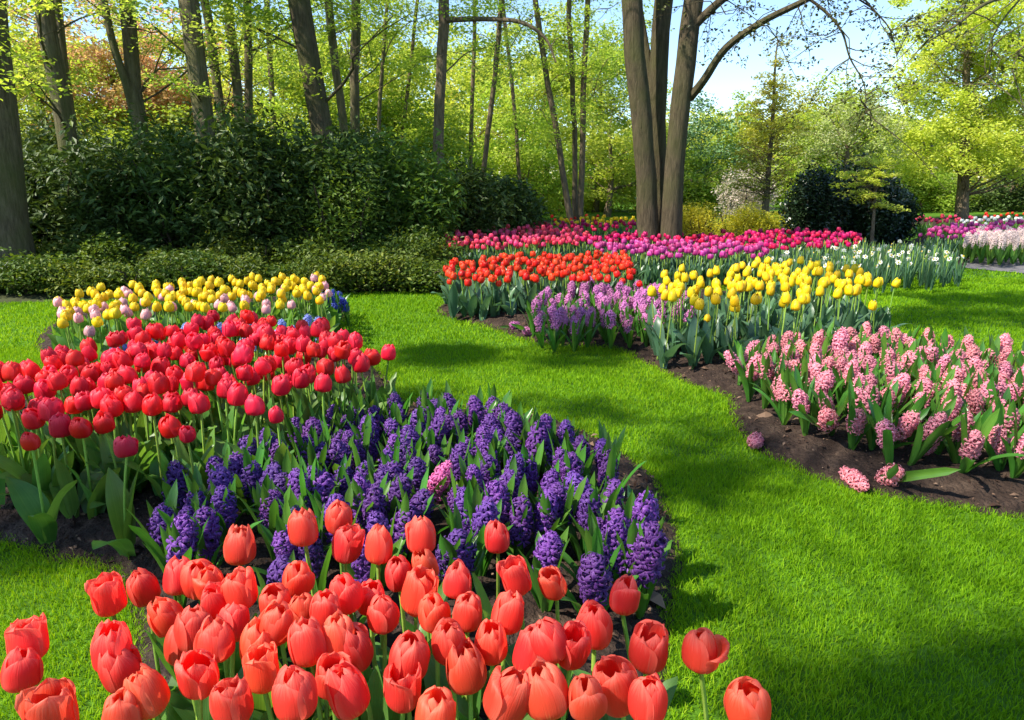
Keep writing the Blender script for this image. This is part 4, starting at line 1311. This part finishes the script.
WOOD = [
    ('thick shaded beech trunk at the very left edge', [(4, 262), (-18, 110), (-32, 0)], 7.6, .33, .27, 'bark'),
    ('tall beech, leftmost of the full trunks, leaning left', [(74, 190), (64, 130), (45, 0)], 9.8, .165, .13, 'bark'),
    ('slim beech close behind the leaning left one', [(82, 190), (72, 120), (58, 0)], 11.4, .09, .075, 'bark'),
    ('beech with a side stem splitting off low on its left', [(146, 190), (140, 120), (128, 0)], 10.2, .14, .11, 'bark'),
    ('smooth straight beech trunk, thickest left of centre', [(212, 190), (206, 120), (187, 0)], 9.6, .17, .15, 'bark'),
    ('narrow trunk just right of the smooth straight beech', [(228, 190), (221, 120), (204, 0)], 12, .10, .085, 'bark'),
    ('left one of two thin parallel trunks', [(245, 190), (240, 140), (228, 0)], 11, .095, .08, 'bark'),
    ('right one of two thin parallel trunks', [(247, 190), (247, 140), (249, 0)], 11.3, .085, .07, 'bark'),
    ('broad grey ribbed trunk left of the picture middle', [(328, 190), (321, 130), (301, 0)], 10, .20, .17, 'bark_grey'),
    ('mossy slim trunk behind the broad grey one', [(348, 190), (343, 120), (329, 0)], 13, .10, .085, 'bark'),
    ('mossy slim trunk right of the broad grey one', [(358, 190), (356, 120), (355, 0)], 13.5, .12, .1, 'bark'),
    ('dark straight trunk with long bare branch to the right', [(440, 200), (440, 150), (442, 0)], 11.5, .115, .10, 'bark_warm'),
    ('thin pale trunk leaning right behind the dark one', [(482, 200), (486, 150), (500, 20)], 15, .075, .06, 'bark_warm'),
    ('left stem of three slender trunks by the tulips', [(571, 218), (563, 170), (547, 85)], 14.5, .085, .06, 'bark_warm'),
    ('middle stem of three slender trunks by the tulips', [(575, 218), (574, 150), (572, 60)], 14.8, .075, .055, 'bark_warm'),
    ('right stem of three slender trunks by the tulips', [(579, 218), (582, 150), (585, 70)], 14.6, .085, .06, 'bark_warm'),
    ('thin straight trunk far behind between dark trunk and slender ones', [(470, 200), (472, 120), (474, 20)], 18, .07, .06, 'bark_warm'),
    ('thin trunk far behind, left of the dark straight one', [(398, 200), (404, 120), (416, 10)], 17, .065, .045, 'bark_warm'),
    ('thin slanting trunk far behind in the middle of the lime foliage', [(522, 205), (516, 130), (505, 20)], 19, .07, .055, 'bark_warm'),
    ('thin mossy trunk behind the rhododendrons near the grey trunk', [(275, 190), (272, 120), (268, 0)], 15, .08, .065, 'bark'),
    ('thin mossy trunk right of the two mossy ones', [(376, 190), (379, 110), (388, 0)], 15.5, .06, .045, 'bark'),
]
for i, (lb, pts, Y, r0, r1, bark) in enumerate(WOOD):
    path = trunk_px(pts, Y)
    tp = path[-1]
    eb = []
    if i == 3:
        eb = [([far(136, 128, 10.2), far(128, 90, 10.1), far(112, 40, 10.0), far(100, -20, 10.0)], .06, .045, 0)]
    if i == 11:
        eb = [([far(446, 20, 11.5), far(480, 19, 11.0), far(520, 22, 10.6), far(545, 38, 10.4), far(556, 62, 10.3)], .045, .012, 5)]
    small = i >= 12
    top = 8 if not small else 7
    R = 2.0 if not small else 1.3
    crown = [((tp.x, tp.y, tp.z + 3.0), (R, R, 2.6)), ((tp.x + .2, tp.y - .3, tp.z - .1), (R * .85, R * .8, 1.2))]
    if i == 0:
        crown.append((tuple(far(20, 45, 7.0)), (.75, .5, .6)))
    kk = .95 if i == 0 else .76
    tree('woodland_tree', lb, 'trees of the wood', path, r0 * kk, r1 * kk, bark, crown, 'spring' if i not in (2, 3) else 'lime', 6500, .062, 54, .45, .35, .6, 400 + i, limbs=14, extra_branches=eb, top=top, flare=1.15, lim_r=.17)

# the three-stemmed tree in the middle
A = trunk_px([(646, 232), (642, 120), (635, 20), (632, -20)], 9.6)
B = trunk_px([(659, 226), (658, 120), (662, 30), (665, -20)], 10.0)
Cc = trunk_px([(671, 232), (679, 130), (690, 30), (696, -20)], 9.5)
tree('big_stem_tree', 'thick rough trunk, left of the three standing in the crimson tulips', 'three thick trunks in the tulips', A, .138, .125, 'bark_grey', [((A[-1].x - .6, A[-1].y + .5, 7), (2.6, 2.6, 2.2))], 'spring', 6000, .07, 50, .55, .4, .5, 51, limbs=12, top=8.5, flare=1.18)
tree('big_stem_tree', 'thick trunk between its two fellows, farthest back of the three', 'three thick trunks in the tulips', B, .13, .11, 'bark_grey', [((B[-1].x, B[-1].y + .8, 7.5), (2.4, 2.4, 2))], 'spring', 4500, .07, 40, .55, .4, .5, 52, limbs=10, top=8.5,
     extra_branches=[([far(655, 120, 10), far(650, 70, 10.1), far(640, 10, 10.2), far(636, -30, 10.2)], .05, .04, 0)])
tree('big_stem_tree', 'thick trunk with a long arching bough to the right, rightmost of the three', 'three thick trunks in the tulips', Cc, .132, .112, 'bark_grey', [((Cc[-1].x + .6, Cc[-1].y, 7), (2.4, 2.4, 2))], 'spring', 4200, .07, 40, .5, .4, .5, 53, limbs=10, top=8.5, flare=1.18,
     extra_branches=[([far(690, 98, 9.5), far(704, 80, 9.3), far(726, 48, 9.1), far(762, 22, 8.9), far(806, 0, 8.7), far(850, -26, 8.6), far(910, -50, 8.5)], .058, .022, 22),
                     ([far(808, -2, 8.7), far(826, 12, 8.6), far(842, 32, 8.5), far(850, 58, 8.45), far(864, 84, 8.4), far(866, 112, 8.4)], .018, .004, 16),
                     ([far(846, -22, 8.6), far(872, 8, 8.5), far(890, 30, 8.4), far(898, 62, 8.4)], .014, .003, 12),
                     ([far(688, 32, 9.5), far(706, 14, 9.4), far(730, -6, 9.3), far(770, -30, 9.2)], .06, .04, 10)])
tree('overhanging_tree', 'tree outside the right edge, its dark twigs hanging into the top right corner', 'trees on the right', trunk_px([(1190, 240), (1185, 100), (1180, -60)], 8.0), .16, .12, 'bark', [(tuple(far(1190, -260, 8.0)), (1.6, 1.6, 1.0))], 'spring', 4000, .07, 30, .4, .5, .5, 65, limbs=10,
     extra_branches=[([far(1182, -40, 8.0), far(1100, -30, 7.6), far(1030, -12, 7.2), far(985, 4, 7.0), far(955, 26, 6.9), far(925, 44, 6.8), far(905, 66, 6.8)], .03, .003, 8),
                     ([far(1030, -12, 7.2), far(1000, 24, 7.1), far(985, 60, 7.0), far(990, 84, 7.0)], .010, .002, 5),
                     ([far(1100, -30, 7.6), far(1050, 20, 7.4), far(1022, 48, 7.3), far(1010, 75, 7.3)], .012, .002, 5)])

# single trees on the right
p0 = far(765, 212, 17)
tree('bald_cypress', 'slender cone shaped tree with thin bronze young leaves', 'trees on the right', trunk_px([(766, 214), (770, 150), (776, 55), (778, 40)], 17), .085, .015, 'bark_warm',
     [E(770, 170, 17, 1.0, .9, .8), E(772, 125, 17, .95, .8, .8), E(776, 75, 17, .6, .5, .8)], 'olive', 9000, .065, 170, .22, .35, .5, 61, limbs=90, lim_r=.22, shell=.4)
tree('lime_tree', 'large lime green tree with spreading crown at the right edge', 'trees on the right', trunk_px([(962, 216), (963, 170), (966, 90), (970, 10)], 20), .17, .06, 'bark_warm',
     [E(965, 120, 20, 2.2, 2.0, 1.6), E(1000, 60, 20, 2.3, 2, 1.8), E(945, 50, 20, 1.8, 1.6, 1.6), E(990, -20, 20, 2.2, 2, 1.7), E(1050, 120, 20, 1.8, 1.6, 1.6), E(915, 140, 19.6, 1.1, 1, .9),
      E(950, 160, 19.4, 1.9, 1.2, .8), E(1010, 165, 19.4, 1.6, 1.2, .7)], 'lime', 76000, .085, 380, .42, .7, .4, 62, limbs=60, lim_r=.22)
tree('young_tree', 'small young tree with tiered bright leaves before the dark holly', 'trees on the right', trunk_px([(872, 236), (874, 205), (877, 172)], 10.8), .03, .014, 'bark_warm',
     [E(868, 178, 10.8, .5, .4, .12), E(873, 162, 10.8, .35, .3, .1), E(862, 197, 10.7, .42, .3, .08), E(888, 205, 10.8, .3, .3, .08), E(850, 186, 10.8, .25, .25, .07)], 'lime', 2600, .05, 60, .13, .4, .7, 63, limbs=26, lim_r=.4)
for i, (px, py, Y, R, h) in enumerate([(815, 200, 11.6, .58, 1.45), (868, 200, 11.9, .55, 1.4), (848, 200, 12.3, .6, 1.5), (893, 210, 12.4, .4, 1.1)]):
    c = far(px, py, Y)
    shrub('holly_shrub', ['dark rounded holly, left one, right of the yellow hedge', 'dark holly behind the small young tree', 'dark holly filling the gap between the two front ones', 'low dark holly at the right end of its group'][i], 'dark hollies on the right', 'shrub',
          (c.x, c.y, 0), (R, .55, h), 'holly', 8000, .07, 320 + i, aspect=.5, up=.25, sub=12)
for i, (px, Y, R, h) in enumerate([(700, 13, .5, .62), (735, 12.6, .55, .6), (768, 12.4, .45, .55), (672, 13.6, .5, .6)]):
    c = far(px, 220, Y)
    shrub('golden_shrub', 'low golden yellow shrub, %s from the left behind the crimson tulips' % ordinal(i), 'golden shrubs behind the crimson tulips', 'shrub', (c.x, c.y, 0), (R, .5, h + .1), 'goldhedge', 5200, .045, 340 + i)
c = far(745, 200, 19); shrub('blossom_shrub', 'pale pinkish white blossoming shrub behind the golden ones', 'blossoming shrubs', 'shrub', (c.x, c.y, 0), (1.1, .9, 1.7), 'pinkblossom', 6000, .07, 351)
tree('blossom_tree', 'white flowering tree rising behind the dark hollies', 'trees on the right', trunk_px([(845, 214), (847, 150)], 19), .1, .06, 'bark_warm', [E(848, 132, 19, 1.3, 1.2, 1.0), E(870, 150, 19, 1.0, .9, .8), E(815, 152, 19.5, .9, .9, .7)], 'blossom', 9000, .075, 100, .30, .7, .3, 64, limbs=22)

# trees farther back: each its own
BACK = [  # px, py of crown middle, distance, radii, leaf, label
    (30, 60, 15, 2.0, 2.2, 'spring', 'spring green tree behind the leftmost trunks'),
    (110, 70, 16, 1.9, 2.0, 'copper', 'copper leaved tree glowing between the left trunks'),
    (178, 90, 17, 1.7, 2.2, 'copper', 'smaller copper tree right of the other one, thin leaves'),
    (230, 110, 16, 2.0, 2.0, 'lime', 'lime green tree behind the thin parallel trunks'),
    (290, 120, 18, 2.2, 2.4, 'spring', 'loose green tree behind the broad grey trunk'),
    (350, 60, 17, 2.2, 2.6, 'spring', 'tall green tree with fine drooping sprays above the shrubs'),
    (395, 120, 18, 2.0, 2.2, 'lime', 'bright green tree left of the dark straight trunk'),
    (470, 110, 22, 2.6, 3.0, 'lime', 'sunlit yellow green tree behind the thin pale trunk'),
    (520, 150, 20, 1.9, 2.0, 'spring', 'fresh green tree low behind the slender trunks'),
    (545, 90, 24, 2.6, 2.6, 'lime', 'yellow green tree above the slender trunks'),
    (610, 130, 22, 2.2, 2.6, 'lime', 'light green tree left of the three thick trunks'),
    (600, 60, 25, 2.4, 2.2, 'spring', 'high thin crown left of the thick trunks'),
    (640, 170, 26, 2.4, 1.8, 'spring', 'round green tree far behind the thick trunks'),
    (420, 175, 17, 1.6, 1.2, 'mid', 'bushy green tree at the end of the dark hedge'),
    (560, 190, 26, 2.2, 1.3, 'lime', 'low green tree behind the yellow tulip strip'),
    (500, 195, 24, 2.0, 1.0, 'spring', 'low leafy tree above the orange tulip strip'),
    (705, 165, 24, 1.6, 2.2, 'conifer', 'blue green conifer right of the thick trunks'),
    (690, 190, 22, 1.2, 1.0, 'mid', 'rounded green tree under the conifer'),
    (735, 150, 28, 2.0, 2.0, 'spring', 'pale green tree behind the slender cone'),
    (800, 135, 27, 2.2, 2.1, 'olive', 'soft olive green tree right of the slender cone'),
    (832, 125, 24, 1.7, 1.7, 'spring', 'green tree above the white blossoms'),
    (790, 175, 24, 2.0, 1.2, 'spring', 'low pale green tree left of the dark hollies'),
    (900, 135, 30, 2.4, 2.4, 'mid', 'darker green tree in the gap left of the lime tree'),
    (920, 190, 26, 2.2, 1.0, 'spring', 'low green tree below the lime tree'),
    (1010, 195, 26, 2.4, .9, 'rhodo', 'dark low evergreen behind the lime trunk'),
    (1080, 100, 24, 2.6, 3.0, 'lime', 'second lime green tree cut by the right edge'),
    (860, 170, 26, 2.2, 1.4, 'mid', 'green tree behind the white blossom tree'),
    (150, 165, 15, 2.0, 1.4, 'mid', 'dense understorey tree behind the rhododendrons at left'),
    (300, 165, 15, 2.0, 1.3, 'spring', 'dense understorey tree behind the rhododendrons near the grey trunk'),
]
for i, (px, py, Y, R, rz, leaf, lb) in enumerate(BACK):
    c = far(px, py, Y)
    b = Vector((c.x, c.y, 0))
    tree('background_tree', lb, 'trees in the background', [b, Vector((c.x + .1, c.y, c.z * .5)), Vector((c.x, c.y, max(1.2, c.z)))], .10, .04, 'bark_warm',
         [(tuple(c), (R, R * .8, rz)), ((c.x + R * .5, c.y + .4, c.z - rz * .4), (R * .6, R * .6, rz * .6)), ((c.x - R * .5, c.y, c.z - rz * .3), (R * .6, R * .6, rz * .6))],
         leaf, 13500, .065 + .0018 * Y, 105, .34 + .008 * Y, .6, .45, 500 + i, limbs=16, shell=.45)

# far wood closing the view
fw = MB(); rr = np.random.default_rng(77)
cent = []
for i in range(1500):
    a = rr.uniform(-1.0, 1.0)
    Y = rr.uniform(34, 44)
    h = rr.uniform(.3, 8.0) if a * Y < 5 or a > .8 else rr.uniform(.3, 4.2)
    cent.append((a * Y, Y, h))
P = clump_cloud(cent, rr.uniform(.7, 1.5, len(cent)), 110, rr, .7)
P = P[P[:, 2] > 0]
fw.quads(leaf_quads(P, .26, .4, .6, rr))
tag(fw.obj('far_wood', M['lime'], smooth=False), 'sunlit far wood closing the view behind all the trees', 'wood', kind='stuff')

# crowns beside and behind the viewpoint that dapple the lawn
def shade(x, y, z):
    """the point at height z whose shadow falls on (x, y)"""
    t = z / SUN_DIR.z
    return (x + SUN_DIR.x * t, y + SUN_DIR.y * t, z)

def shade_tree(label, base, r0, spots, z, nleaf, seed, size=.085):
    """spots: (px, py, level, rise, rx, ry): where on the ground a clump of the crown throws its shade, and how large it is"""
    crown = []
    for (px, py, lv, dz, rx, ry) in spots:
        g = at(px, py, lv)
        q = shade(g.x, g.y, z + dz)
        crown.append(((q[0], q[1], q[2]), (rx, ry, .15)))
    tree('shade_tree', label, 'trees around the viewpoint', [(base[0], base[1], 0), (base[0] + .1, base[1], z * .6), (base[0], base[1], z)], r0, r0 * .5, 'bark', crown, 'spring', nleaf, size, 110, .24, .5, .5, seed, limbs=11, lim_r=.09)


shade_tree('beech left of the viewpoint whose crown shades the red tulips', (-9, -1.8), .25,
           [(30, 422, .38, 0, .16, .06), (115, 430, .38, .3, .12, .05), (225, 505, .15, .1, .2, .08), (10, 548, 0, .2, .2, .05), (450, 355, 0, .4, .3, .22), (420, 400, 0, .6, .2, .06), (120, 505, .1, .2, .3, .08)], 7.5, 2600, 71)
shade_tree('beech behind the viewpoint whose crown shades the near lawn', (-4.5, -3.8), .25,
           [(960, 722, 0, 0, .28, .03), (1040, 690, 0, .2, .14, .04), (705, 480, 0, .2, .07, .06), (830, 716, 0, .2, .06, .02)], 7.0, 1400, 72)
shade_tree('beech left of the viewpoint whose crown shades the middle lawn', (-3.8, -2.4), .22,
           [(590, 408, 0, 0, .45, .14), (860, 445, .1, .4, .4, .10), (590, 355, 0, .2, .55, .3), (950, 318, 0, .3, 1.2, .5), (690, 440, 0, .6, .3, .16), (1000, 300, 0, .5, 1.1, .45), (800, 335, .2, .1, .4, .10)], 8.0, 6000, 73)
